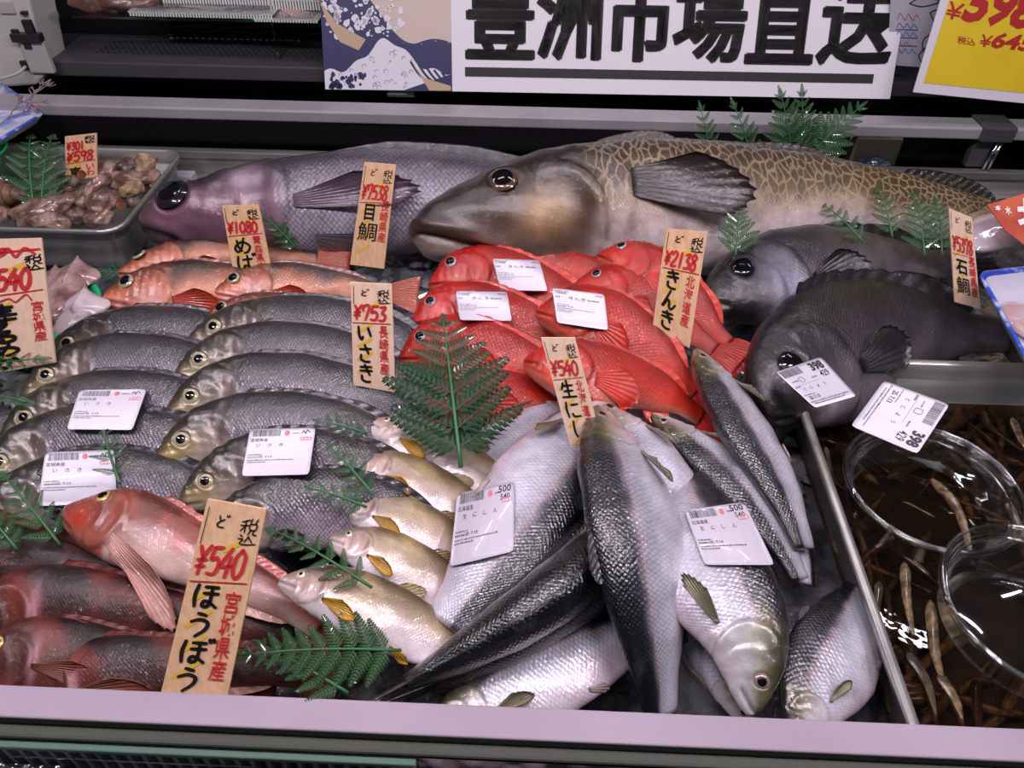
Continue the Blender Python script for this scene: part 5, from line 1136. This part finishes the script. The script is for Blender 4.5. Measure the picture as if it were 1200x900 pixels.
# ---------------------------------------------------------------- whelks, squid, basket
M_WH = pmat('whelk_flesh', (.13, .07, .05), .28, coat=.9, var=((.36, .23, .18), 55, .40, .62), bump=(130, .7, .004)); M_WHD = pmat('whelk_dark', (.055, .032, .026), .3, coat=.7, var=((.22, .15, .12), 60, .42, .6), bump=(120, .6, .004)); M_WHT = pmat('whelk_tan', (.36, .23, .12), .4, coat=.5, var=((.16, .11, .07), 60, .4, .6), bump=(120, .6, .004)); M_OPC = pmat('operculum', (.17, .055, .028), .25, coat=.6)
def blobtube(pts, rad, seed, flat=.75, n=34, seg=28, amp=.12):
    c = catmull(pts, n); r = catmull(np.array(rad)[:, None]*np.ones(3), n)[:, 0]; T = nrm(np.gradient(c, axis=0)); a = nrm(np.cross(T, [0, 0, 1.0])); b = np.cross(a, T); th = np.linspace(0, 2*np.pi, seg, endpoint=False); k = np.linspace(0, 1, n)[:, None]
    d = 1+amp*np.sin(3*th[None]+9*k+seed)+amp*.6*np.sin(5*th[None]-17*k+2*seed)+amp*.4*np.sin(9*th[None]+31*k)
    endc = np.sqrt(np.clip(1-(2*np.linspace(0, 1, n)-1)**10, 0, 1))[:, None]; R = r[:, None]*d*np.maximum(endc, .05)
    v = (c[:, None]+R[..., None]*(np.cos(th)[None, :, None]*a[:, None]+flat*np.sin(th)[None, :, None]*b[:, None])).reshape(-1, 3)
    f = grid_faces(n, seg, True).tolist()+[list(range(seg))[::-1], list(range((n-1)*seg, n*seg))]; return v, f
GW = 'shelled whelks in the back left tray'
W_ = [('upright tan whelk end sticking up at the back right of the tray', [(166, 214, .045), (170, 198, .060), (174, 180, .075)], (.015, .014, .013), 'T', None),
      ('long whelk reaching to the right rim of the tray', [(128, 214, .05), (150, 210, .055), (172, 208, .056), (186, 201, .056)], (.013, .015, .010, .008), 'W', None),
      ('curved whelk with a stalk rising in the middle of the tray', [(92, 244, .045), (100, 228, .055), (114, 214, .062), (128, 207, .06)], (.012, .008, .009, .009), 'W', None),
      ('long brown whelk lying front left in the tray', [(14, 252, .042), (45, 246, .050), (72, 238, .052), (92, 230, .056)], (.014, .016, .013, .008), 'W', None),
      ('round whelk with a reddish rim at the right of the tray', [(104, 246, .05), (120, 236, .056), (140, 234, .05)], (.012, .017, .012), 'W', (142, 240)),
      ('pale whelk at the front rim of the tray', [(22, 262, .036), (48, 258, .042), (84, 262, .036)], (.010, .015, .010), 'W', None),
      ('small rosy whelk in the front right corner of the tray', [(100, 260, .036), (118, 254, .042), (134, 250, .04)], (.010, .013, .009), 'W', None),
      ('dark whelk with an open shell lid below the small tag', [(66, 222, .045), (80, 215, .052), (94, 212, .05)], (.009, .014, .008), 'D', (96, 205)),
      ('dark speckled whelk in the centre left of the tray', [(40, 236, .046), (56, 231, .052), (72, 233, .05)], (.009, .012, .009), 'D', None),
      ('pale frilly whelk near the right rim', [(140, 226, .05), (154, 222, .052), (166, 216, .052)], (.008, .012, .009), 'T', None),
      ('whelk cut by the left edge at the front', [(-22, 254, .036), (-4, 250, .044), (14, 252, .04)], (.012, .015, .010), 'W', None),
      ('dark whelk deep between the others', [(84, 236, .036), (100, 236, .038), (118, 226, .036)], (.014, .018, .014), 'D', None),
      ('brown whelk in the front row between the pale and the rosy one', [(70, 256, .034), (88, 252, .040), (104, 250, .034)], (.009, .013, .009), 'D', None),
      ('dark whelk low at the left of the tray behind the long brown one', [(-6, 240, .036), (16, 240, .040), (40, 242, .036)], (.010, .014, .010), 'D', None),
      ('brown whelk deep in the middle behind the stalked one', [(112, 206, .040), (124, 198, .044), (140, 194, .04)], (.010, .014, .010), 'W', None),
      ('dark whelk at the right wall of the tray below the long one', [(146, 240, .036), (158, 228, .040), (172, 216, .038)], (.010, .014, .010), 'D', None),
      ('dark whelk at the back of the tray under the upright one', [(128, 200, .034), (150, 196, .040), (165, 200, .036)], (.010, .016, .010), 'D', None)]
for i, (lb, pts, rad, mk, opc) in enumerate(W_):
    pp = [P(*p) for p in pts]; v, f = blobtube(pp, rad, i*1.7, flat=.8); o_ = np.array([pp[1][0], pp[1][1], v[:, 2].min()])
    root = thing('whelk', lb, 'whelk', o_, GW); link('flesh', mesh_of(v-o_, f, True), {'W': M_WH, 'D': M_WHD, 'T': M_WHT}[mk], root)
    if opc:
        c = P(*opc, .062); n_ = nrm([-.3, -.6, .7]); a = nrm(np.cross(n_, [0, 0, 1])); bb = np.cross(n_, a); V = []; 
        for k, rr in enumerate((.0001, .006, .009, .0105, .0095, .007, .0001)):
            for t in np.linspace(0, 2*np.pi, 20, endpoint=False): V.append(c+a*rr*.9*math.cos(t)+bb*rr*.6*math.sin(t)+n_*(-.0015, -.001, .0004, .001, .0002, -.0006, -.001)[k])
        link('operculum', mesh_of(np.array(V)-o_, grid_faces(7, 20, True).tolist(), True), M_OPC, root)
# spiral shell at the left
pp = P(8, 228, .062); V = []; F_ = []; ax = nrm([1, -.15, .1]); a = nrm(np.cross(ax, [0, 0, 1])); bb = np.cross(a, ax)
n = 44
for k in range(n):
    s = k/(n-1); R = .021*(1-s)**.8*(1+.10*math.cos(s*34))+.001
    for t in np.linspace(0, 2*np.pi, 22, endpoint=False): V.append(pp+ax*(-.025+.055*s)+R*(1+.06*math.sin(t+s*34))*(a*math.cos(t)+bb*math.sin(t)))
V = np.array(V); o_ = np.array([pp[0], pp[1], V[:, 2].min()]); root = thing('whelk_shell', 'brown spiral whelk shell at the left edge of the tray', 'shell', o_); link('shell', mesh_of(V-o_, grid_faces(n, 22, True).tolist()+[list(range(22))[::-1]], True), pmat('shell_brown', (.20, .11, .06), .45, var=((.09, .05, .03), 30, .4, .6), bump=(80, .4, .003)), root)

# green basket with squid
bc = P(40, 360, .042); bc[2] = -.004; R = P(117, 352, .042)[0]-P(40, 360, .042)[0]
root = thing('green_basket', 'round green plastic basket holding squid, partly behind the wide board', 'basket', bc)
v, f = lathe([(.0001, .002), (R*.74, .002), (R*.78, .006), (R*.95, .044), (R*1.0, .046), (R*1.03, .044), (R*1.03, .041), (R*.98, .041), (R*.81, .004), (R*.76, -.0005), (.0001, -.0005)], (0, 0, 0)); link('basket_bowl', mesh_of(v, f, True), M_GREEN, root)
b = MB()
for k in range(40):
    a = 2*math.pi*k/40; b.tube([(R*.815*math.cos(a), R*.815*math.sin(a), .006), (R*.975*math.cos(a), R*.975*math.sin(a), .040)], .0014, 6)
link('rib', mesh_of(np.vstack(b.v), b.f, True), M_GREEN, root)['kind'] = 'stuff'
M_SQ = pmat('squid_skin', (.42, .28, .27), .22, coat=.9, var=((.16, .07, .07), 34, .42, .62), bump=(60, .3, .003)); M_SQW = pmat('squid_white', (.62, .54, .56), .2, coat=.9, var=((.38, .24, .25), 30, .5, .7), bump=(50, .3, .003))
GS = 'squid in the green basket'
for i, (lb, pts, rad, mt_) in enumerate((('reddish squid whose pointed tip rises above the basket', [(96, 308, .050), (84, 328, .046), (74, 352, .040), (64, 380, .036)], (.005, .018, .022, .018), M_SQ), ('pale squid lying along the green basket rim', [(104, 344, .042), (94, 362, .042), (80, 382, .038), (66, 396, .034)], (.006, .013, .015, .012), M_SQW), ('darker squid beside the wide board', [(70, 318, .042), (58, 340, .040), (46, 370, .036)], (.010, .020, .018), M_SQ))):
    pp = [P(*p) for p in pts]; v, f = blobtube(pp, rad, i, flat=.55, amp=.04); o_ = np.array([pp[1][0], pp[1][1], v[:, 2].min()]); root = thing('squid', lb, 'squid', o_, GS); link('mantle', mesh_of(v-o_, f, True), mt_, root)
    d = nrm(pp[1]-pp[0]); s = nrm(np.cross(d, [0, 0, 1])); up_ = np.cross(s, d); b = MB(); e = pp[0]
    n_ = 9; top = []
    for k in range(n_): t = k/(n_-1); top.append(e+d*(.050*t)+s*0)
    L_ = [];
    for sg_ in (-1, 1):
        G_ = np.array([[e+d*(.046*t)+s*sg_*(q*.030*math.sin(math.pi*min(1, t*1.02))**.8)+up_*(.012*(1-q)) for q in np.linspace(0, 1, 6)] for t in np.linspace(0, 1, 10)]); vv = np.vstack([G_.reshape(-1, 3), G_.reshape(-1, 3)-up_*.002]); ff = grid_faces(10, 6); L_.append((vv, ff.tolist()+(ff[:, ::-1]+60).tolist()))
        link('fin', mesh_of(vv-o_, L_[-1][1], True), mt_, root)

# green bowl, blue printed foam tray and twig at the left edge
gc = P(-32, 205, .06); gc[2] = .058
root = thing('green_bowl', 'bright green plastic bowl at the left edge over the whelk tray', 'bowl', gc); v, f = lathe([(.0001, .0), (.030, 0), (.036, .004), (.052, .036), (.055, .037), (.055, .034), (.0535, .034), (.038, .001), (.032, -.002), (.0001, -.002)], (0, 0, 0)); link('bowl_shell', mesh_of(v, f, True), M_GREEN, root)
def foam_tray(label, corners, depth, inner, name='foam_tray', n=None):
    c = [np.array(q) for q in corners]; nn = nrm(np.cross(c[1]-c[0], c[3]-c[0])); nn = nn if nn[2] > 0 else -nn; ctr = sum(c)/4; root = thing(name, label, 'tray', ctr-nn*depth)
    rings = []
    def ring(f_, h):
        r = [];
        for i in range(4):
            p0, p1, p2 = c[i-1], c[i], c[(i+1) % 4]; a = p1+nrm(p0-p1)*.012; b_ = p1+nrm(p2-p1)*.012
            for t in np.linspace(0, 1, 6): q = (1-t)**2*a+2*t*(1-t)*p1+t*t*b_; r.append(ctr+(q-ctr)*f_-nn*h)
        return np.array(r)
    m_ = np.linalg.norm(c[0]-c[2])/2; g = lambda d: 1-d/m_
    R1 = [ring(1.0, .002), ring(1.0, 0), ring(g(.006), 0), ring(g(.008), .002)]; R2 = [ring(g(.008), .002), ring(g(.020), depth-.003), ring(g(.026), depth-.002), ring(.01, depth-.002)]; R3 = [ring(.01, depth), ring(g(.024), depth), ring(g(.002), .003), ring(1.0, .002)]
    for nm, rr, mt_ in (('printed_rim', R1, M_BLUE), ('inner_face', R2, inner), ('outer_face', R3, M_FOAM)): link(nm, mesh_of(np.vstack(rr)-root_off(root), grid_faces(len(rr), 24, True).tolist(), nm != 'x'), mt_, root)
    return root, nn, ctr
bp_ = bpy.data.materials.new('print_marble'); M_MAR = pmat('foam_blue_marble', (.66, .67, .78), .35, coat=.3, var=((.10, .16, .62), 26, .50, .66))
M_BLUE2 = pmat('rim_blue_marble', (.03, .08, .55), .3, coat=.5, var=((.45, .52, .80), 60, .5, .62)); M_BLUE = M_BLUE2
foam_tray('white foam tray with a blue marbled rim at the left edge above the whelks', [P(-70, 72, .112), P(-10, 88, .112), P(52, 132, .112), P(-70, 205, .112)], .016, M_MAR)
tw = MB(); rt_ = np.random.default_rng(8); root = thing('silver_twig', 'bundle of thin silvery twigs with pink tips above the blue rimmed tray', 'twig', P(2, 140, .122))
def branch(u, v, a, L, z, d):
    u2 = u+L*math.cos(a); v2 = v-L*.55*math.sin(a); z2 = z+.004; um, vm = (u+u2)/2+rt_.uniform(-2, 2), (v+v2)/2+rt_.uniform(-2, 2)
    tw.tube(catmull([P(u, v, z), P(um, vm, (z+z2)/2), P(u2, v2, z2)], 6), np.linspace(.0009, .0005, 6)*(1 if d else 1.2), 5)
    if d < 3:
        for k in range(3): branch(u2, v2, a+rt_.uniform(-.7, .7), L*rt_.uniform(.5, .8), z2, d+1)
branch(-8, 150, .9, 30, .120, 0); branch(14, 130, .7, 26, .124, 1); branch(25, 120, .9, 26, .126, 1); tw.link('twigs', pmat('twig_silver', (.34, .30, .32), .35, metal=.5), root, smooth=True)
tp = MB()
for v_ in tw.v[8::5][:9]:
    q = v_[-1]; tp.box(q-.0011, q+.0011)
tp.link('pink_tips', pmat('twig_pink', (.55, .16, .16), .5), root, kind='stuff')

# ---------------------------------------------------------------- packages at the right
ft, nn, ctr = foam_tray('white foam tray with a blue marbled rim at the right edge, film wrapped', [P(1146, 318, .122), P(1270, 304, .122), P(1330, 470, .112), P(1207, 428, .112)], .018, M_FOAM)
v, f = blobtube([P(1176, 356, .107), P(1205, 374, .108), P(1260, 400, .106)], (.010, .024, .026), 3, flat=.45, amp=.05); o_ = v.mean(0); o_[2] = v[:, 2].min(); fr_ = thing('fillet', 'pale pink fish fillet in the blue rimmed tray at the right edge', 'fillet', o_); link('flesh', mesh_of(v-o_, f, True), pmat('fillet_pink', (.62, .40, .38), .25, coat=.9, var=((.70, .58, .60), 30, .4, .6)), fr_)
b = MB(); c4 = [P(1150, 320, .1225), P(1268, 306, .1225), P(1326, 466, .1125), P(1208, 425, .1125)]
G_ = np.array([[(np.array(c4[0])*(1-s)+np.array(c4[1])*s)*(1-t)+(np.array(c4[3])*(1-s)+np.array(c4[2])*s)*t+np.array([0, 0, .006*math.sin(math.pi*s)*math.sin(math.pi*t)+.001*math.sin(s*19+t*7)]) for s in np.linspace(0, 1, 20)] for t in np.linspace(0, 1, 20)]); o_ = np.array(c4[3]); fw_ = thing('cling_film', 'clear film stretched over the blue rimmed tray at the right edge', 'film', o_); link('film', mesh_of(G_.reshape(-1, 3)-o_, grid_faces(20, 20), True), M_WRAP, fw_)
v, f = blobtube([P(1138, 292, .090), P(1165, 272, .096), P(1215, 268, .098), P(1290, 280, .09)], (.014, .030, .036, .03), 6, flat=.5, amp=.05); o_ = v.mean(0); o_[2] = v[:, 2].min(); pk = thing('wrapped_fillet', 'white and pink fish piece in clear film with a red sticker, right edge', 'fish pack', o_); link('flesh', mesh_of(v-o_, f, True), pmat('flesh_white', (.66, .56, .60), .25, coat=.9, var=((.62, .38, .40), 16, .52, .68)), pk)
v2, f2 = blobtube([P(1130, 298, .092), P(1160, 272, .100), P(1215, 262, .103), P(1296, 276, .095)], (.016, .034, .040, .034), 2, flat=.52, amp=.08); link('film_wrap', mesh_of(v2-o_, f2, True), M_WRAP, pk)
sp_ = (P(1180, 262, .128), nrm([0, -.62, .78])); c = [PPL(u, v, *sp_) for u, v in ((1157, 240), (1235, 216), (1240, 318), (1176, 268))]
b = MB(); b.quadplate([c[3], c[2], c[1], c[0]], .0008); b.link('red_sticker', pmat('sticker_red', (.42, .055, .03), .35, coat=.4, var=((.55, .12, .05), 22, .45, .6)), pk); S_ = quad_surf(c)
g_ = Ink(1.2); 
for rr in (.20, .30): g_.line([(.80+rr*math.cos(q), .35+rr*math.sin(q)) for q in np.linspace(0, 6.3, 14)], .03)
g_.link('sticker_rings', S_, pmat('sticker_orange', (.75, .22, .06), .35), pk, off=.0004)
g_ = Ink(1.2); g_.text('北', .36, .34, .78, .92, .05, .15); g_.text('本', .06, .72, .16, .90, .03, .1); g_.text('水', .20, .62, .30, .82, .03, .1); g_.link('white_writing', S_, pmat('sticker_white', (.8, .78, .8), .4), pk, off=.0008)

# ---------------------------------------------------------------- things behind and above
b = MB(); q0 = PY(999, 183, 1.12); q1_ = PY(1060, 163, 1.12); b.box((q0[0], 1.12, -.03), (q1_[0], 1.15, q1_[2])); o = b.link('cream_box', pmat('cream', (.52, .50, .36), .5), bevel=.002); tag(o, 'cream coloured box end under the rear rail right of the ferns', 'box')
q = PY(1025, 188, 1.085); v, f = blobtube([q+np.array([-.045, 0, -.018]), q+np.array([0, 0, -.012]), q+np.array([.035, 0, -.016])], (.010, .017, .012), 4, flat=.8, amp=.2); o = link('plastic_bag', mesh_of(v, f, True), pmat('bag_blue', (.03, .05, .08), .15, coat=1, bump=(120, 1, .008))); tag(o, 'crumpled dark blue plastic bag under the cream box', 'bag')
q = PY(217, 206, 1.03); b = MB(); b.box((q[0]-.022, 1.012, q[2]-.011), (q[0]+.017, 1.0325, q[2]+.008)); o = b.link('plastic_block', pmat('block_grey', (.42, .42, .45), .4), bevel=.002); tag(o, 'small pale grey plastic block on the rear wall right of the whelk tray', 'block')

# clear shelf with packs
dl_ = thing('clear_shelf', 'clear acrylic shelf standing on the black deck, carrying the packs', 'shelf', (-.36, 1.20, .136))
X0 = PY(205, 60, 1.17)[0]; X1 = PY(372, 60, 1.17)[0]; b = MB(); b.box((X0-.20, 1.168, .1895), (X1+.02, 1.262, .1925)); b.link('shelf_plate', M_CLEAR, dl_)
xq = PY(324, 60, 1.17)[0]; b = MB(); b.box((xq, 1.170, .1355), (xq+.0025, 1.26, .1895)); b.link('shelf_leg', M_CLEAR, dl_); xq = X0-.19; b = MB(); b.box((xq, 1.170, .1355), (xq+.0025, 1.26, .1895)); b.link('shelf_leg', M_CLEAR, dl_)
b = MB(); x = PY(205, 73, 1.25)[0]
while x < PY(352, 73, 1.25)[0]: b.box((x, 1.255, .1352), (x+.006, 1.257, .1372)); x += .0102
b.link('white_dash_strip', pmat('dash_white', (.7, .7, .62), .5), dl_, kind='stuff')
def pack(label, u0, v0, u1, v1, y, col):
    a = PY(u0, v1, y); c = PY(u1, v0, y); x0, x1 = a[0], c[0]; z0 = max(a[2], .193); z1 = max(c[2], z0+.006); dep = .075
    root = thing('clear_pack', label, 'pack', ((x0+x1)/2, y, z0), 'clear packs of fish on the shelf'); b = MB(); b.box((x0+.006, y+.002, z0), (x1-.006, y+dep, z0+(z1-z0)*.55)); b.link('pack_base', pmat('pack_film', (.30, .34, .31), .12, coat=1, alpha=.55, bump=(160, 1, .006)), root, bevel=.003)
    b = MB(); b.box((x0, y-.004, z0+(z1-z0)*.55), (x1, y+dep+.004, z0+(z1-z0)*.62)); MATS.get('flange') or clearmat('flange', (.72, .76, .74), .12, bump=(200, 1, .006), fres=2.1, mixmin=.45); b.link('pack_flange', pmat('pack_rim', (.50, .54, .50), .15, coat=1, alpha=.8, bump=(200, 1, .004)), root)
    b = MB(); n_ = int((x1-x0)/.0042)
    for i in range(n_): xx = x0+.003+i*.0042; b.box((xx, y-.0052, z0+(z1-z0)*.2), (xx+.0026, y-.0042, z0+(z1-z0)*.6))
    b.link('crimp', pmat('pack_crimp', (.62, .66, .62), .2, coat=1), root, kind='stuff'); b = MB(); b.box((x0+.01, y+.004, z0+(z1-z0)*.63), (x1-.01, y+dep-.004, z1)); b.link('pack_lid', M_WRAP, root, bevel=.004)
    b = MB(); 
    v, f = blobtube([((x0+.02), y+dep/2, z0+(z1-z0)*.3), ((x0+x1)/2, y+dep/2, z0+(z1-z0)*.35), (x1-.02, y+dep/2, z0+(z1-z0)*.3)], (.012, .022, .014), u0, flat=.25); link('pack_filling', mesh_of(v-root_off(root), f, True), pmat(col[0], col[1], .3, coat=.6), root)
pack('long clear crimped pack on the shelf, nearest the viewer', 158, 12, 320, 38, 1.168, ('filling_grey', (.30, .30, .28)))
pack('small clear crimped pack at the right end of the shelf by the sign', 302, 27, 374, 46, 1.160, ('filling_rose', (.40, .26, .22)))
pack('clear pack stacked at the top edge above the long one', 192, -16, 318, 8, 1.20, ('filling_grey', (.30, .30, .28)))
pack('clear pack at the top edge close to the sign', 318, -12, 376, 22, 1.20, ('filling_rose', (.40, .26, .22)))
v, f = blobtube([PY(80, 0, 1.20), PY(130, 2, 1.20), PY(188, 0, 1.20)], (.016, .020, .014), 2, flat=.7); o_ = v.mean(0); o_[2] = v[:, 2].min(); o = link('dried_fish', mesh_of(v, f, True), pmat('dried_brown', (.10, .045, .032), .3, coat=.6, var=((.20, .13, .10), 50, .45, .6))); tag(o, 'dark brown dried fish at the top edge over the braided mat', 'fish')

# white machine, top left
mc = thing('white_machine', 'white plastic machine with a black clamp and cable in the top left corner', 'machine', PY(20, 98, 1.14))
c = [PY(u, v, 1.13) for u, v in ((-70, 108), (42, 100), (54, 88), (32, -8), (24, -60), (-70, -60))]
b = MB(); pv = [np.array(q) for q in c]; n_ = len(pv); b.add(pv+[q+np.array([0, .07, 0]) for q in pv], [list(range(n_)), list(range(2*n_-1, n_-1, -1))]+[[i, i+n_, (i+1) % n_+n_, (i+1) % n_] for i in range(n_)]); b.link('housing', pmat('machine_white', (.50, .50, .45), .35), mc, bevel=.004)
def slab(u0, v0, u1, v1, y0, y1, nm, mt_, bev=.001): a = PY(u0, v1, y0); c_ = PY(u1, v0, y0); b = MB(); b.box((a[0], y0, a[2]), (c_[0], y1, c_[2])); return b.link(nm, mt_, mc, bevel=bev)
slab(14, 41, 44, 50, 1.118, 1.132, 'clamp', M_BLK); slab(29, 49, 34, 58, 1.122, 1.132, 'clamp_screw', M_BLK); slab(24, 14, 30, 18, 1.124, 1.132, 'knob', M_BLK); slab(30, 24, 34, 40, 1.124, 1.132, 'side_teeth', M_BLK); slab(14, 35, 20, 41, 1.126, 1.133, 'knob', M_BLK); slab(26, 72, 36, 82, 1.126, 1.133, 'cable_socket', M_BLK); slab(36, 50, 50, 86, 1.124, 1.1335, 'side_panel', pmat('machine_grey', (.40, .40, .38), .4), .002); slab(0, 2, 12, 16, 1.126, 1.133, 'latch', pmat('machine_grey', (.40, .40, .38), .4))
b = MB(); b.tube(catmull([PY(-30, 95, 1.105), PY(0, 92, 1.10), PY(20, 86, 1.108), PY(30, 78, 1.122)], 14), .0022, 8); b.link('cable', pmat('cable_grey', (.38, .38, .38), .4), mc, smooth=True)

# low ledge in front of the panel: green plastic grass, a pack, added lumps for fish reflections
g = MB(); rg = np.random.default_rng(9)
for _ in range(520):
    x = rg.uniform(-.20, -.085); y = rg.uniform(.180, .1905); a = rg.uniform(0, 6.28); h = rg.uniform(.012, .034); w_ = .0014; g.add([(x-w_, y, .0105), (x+w_, y, .0105), (x+.006*math.cos(a), y+.003*math.sin(a)-.002, .0105+h)], [(0, 1, 2)])
o = g.link('plastic_grass', M_FERN); tag(o, 'strip of green plastic grass below the front rail', 'plastic grass', kind='stuff')
b = MB(); b.box((-.37, .165, .0110), (-.283, .1895, .042)); lp_ = thing('brown_pack', 'brownish clear pack corner below the front rail at the lower left', 'pack', (-.326, .177, .0108)); b.link('pack_shell', MATS['flange'], lp_, bevel=.003); b = MB(); b.box((-.368, .168, .0112), (-.290, .186, .034)); b.link('pack_filling', pmat('filling_brown', (.16, .085, .05), .4), lp_, bevel=.003)
v, f = blobtube([(-.072, .178, .028), (-.03, .176, .034), (.022, .178, .028)], (.010, .017, .012), 2, flat=.95, amp=.14); o = link('reflected_fish', mesh_of(v, f, True), pmat('reflection_silver', (.50, .42, .47), .2, coat=1, var=((.30, .16, .18), 40, .5, .65), bump=(90, .6, .004))); tag(o, 'silvery pink lump standing in for a fish reflection below the front rail', 'fillet')  # added solid in place of a pinkish fish reflection
v, f = blobtube([(.030, .178, .028), (.060, .176, .030), (.10, .178, .026)], (.010, .014, .010), 5, flat=.9, amp=.1); o = link('reflected_fish', mesh_of(v, f, True), pmat('reflection_dark', (.10, .10, .12), .15, coat=1, var=((.30, .28, .30), 40, .5, .65))); tag(o, 'dark lump standing in for a herring reflection, right of the silvery one', 'fillet')  # added solid in place of a dark herring reflection
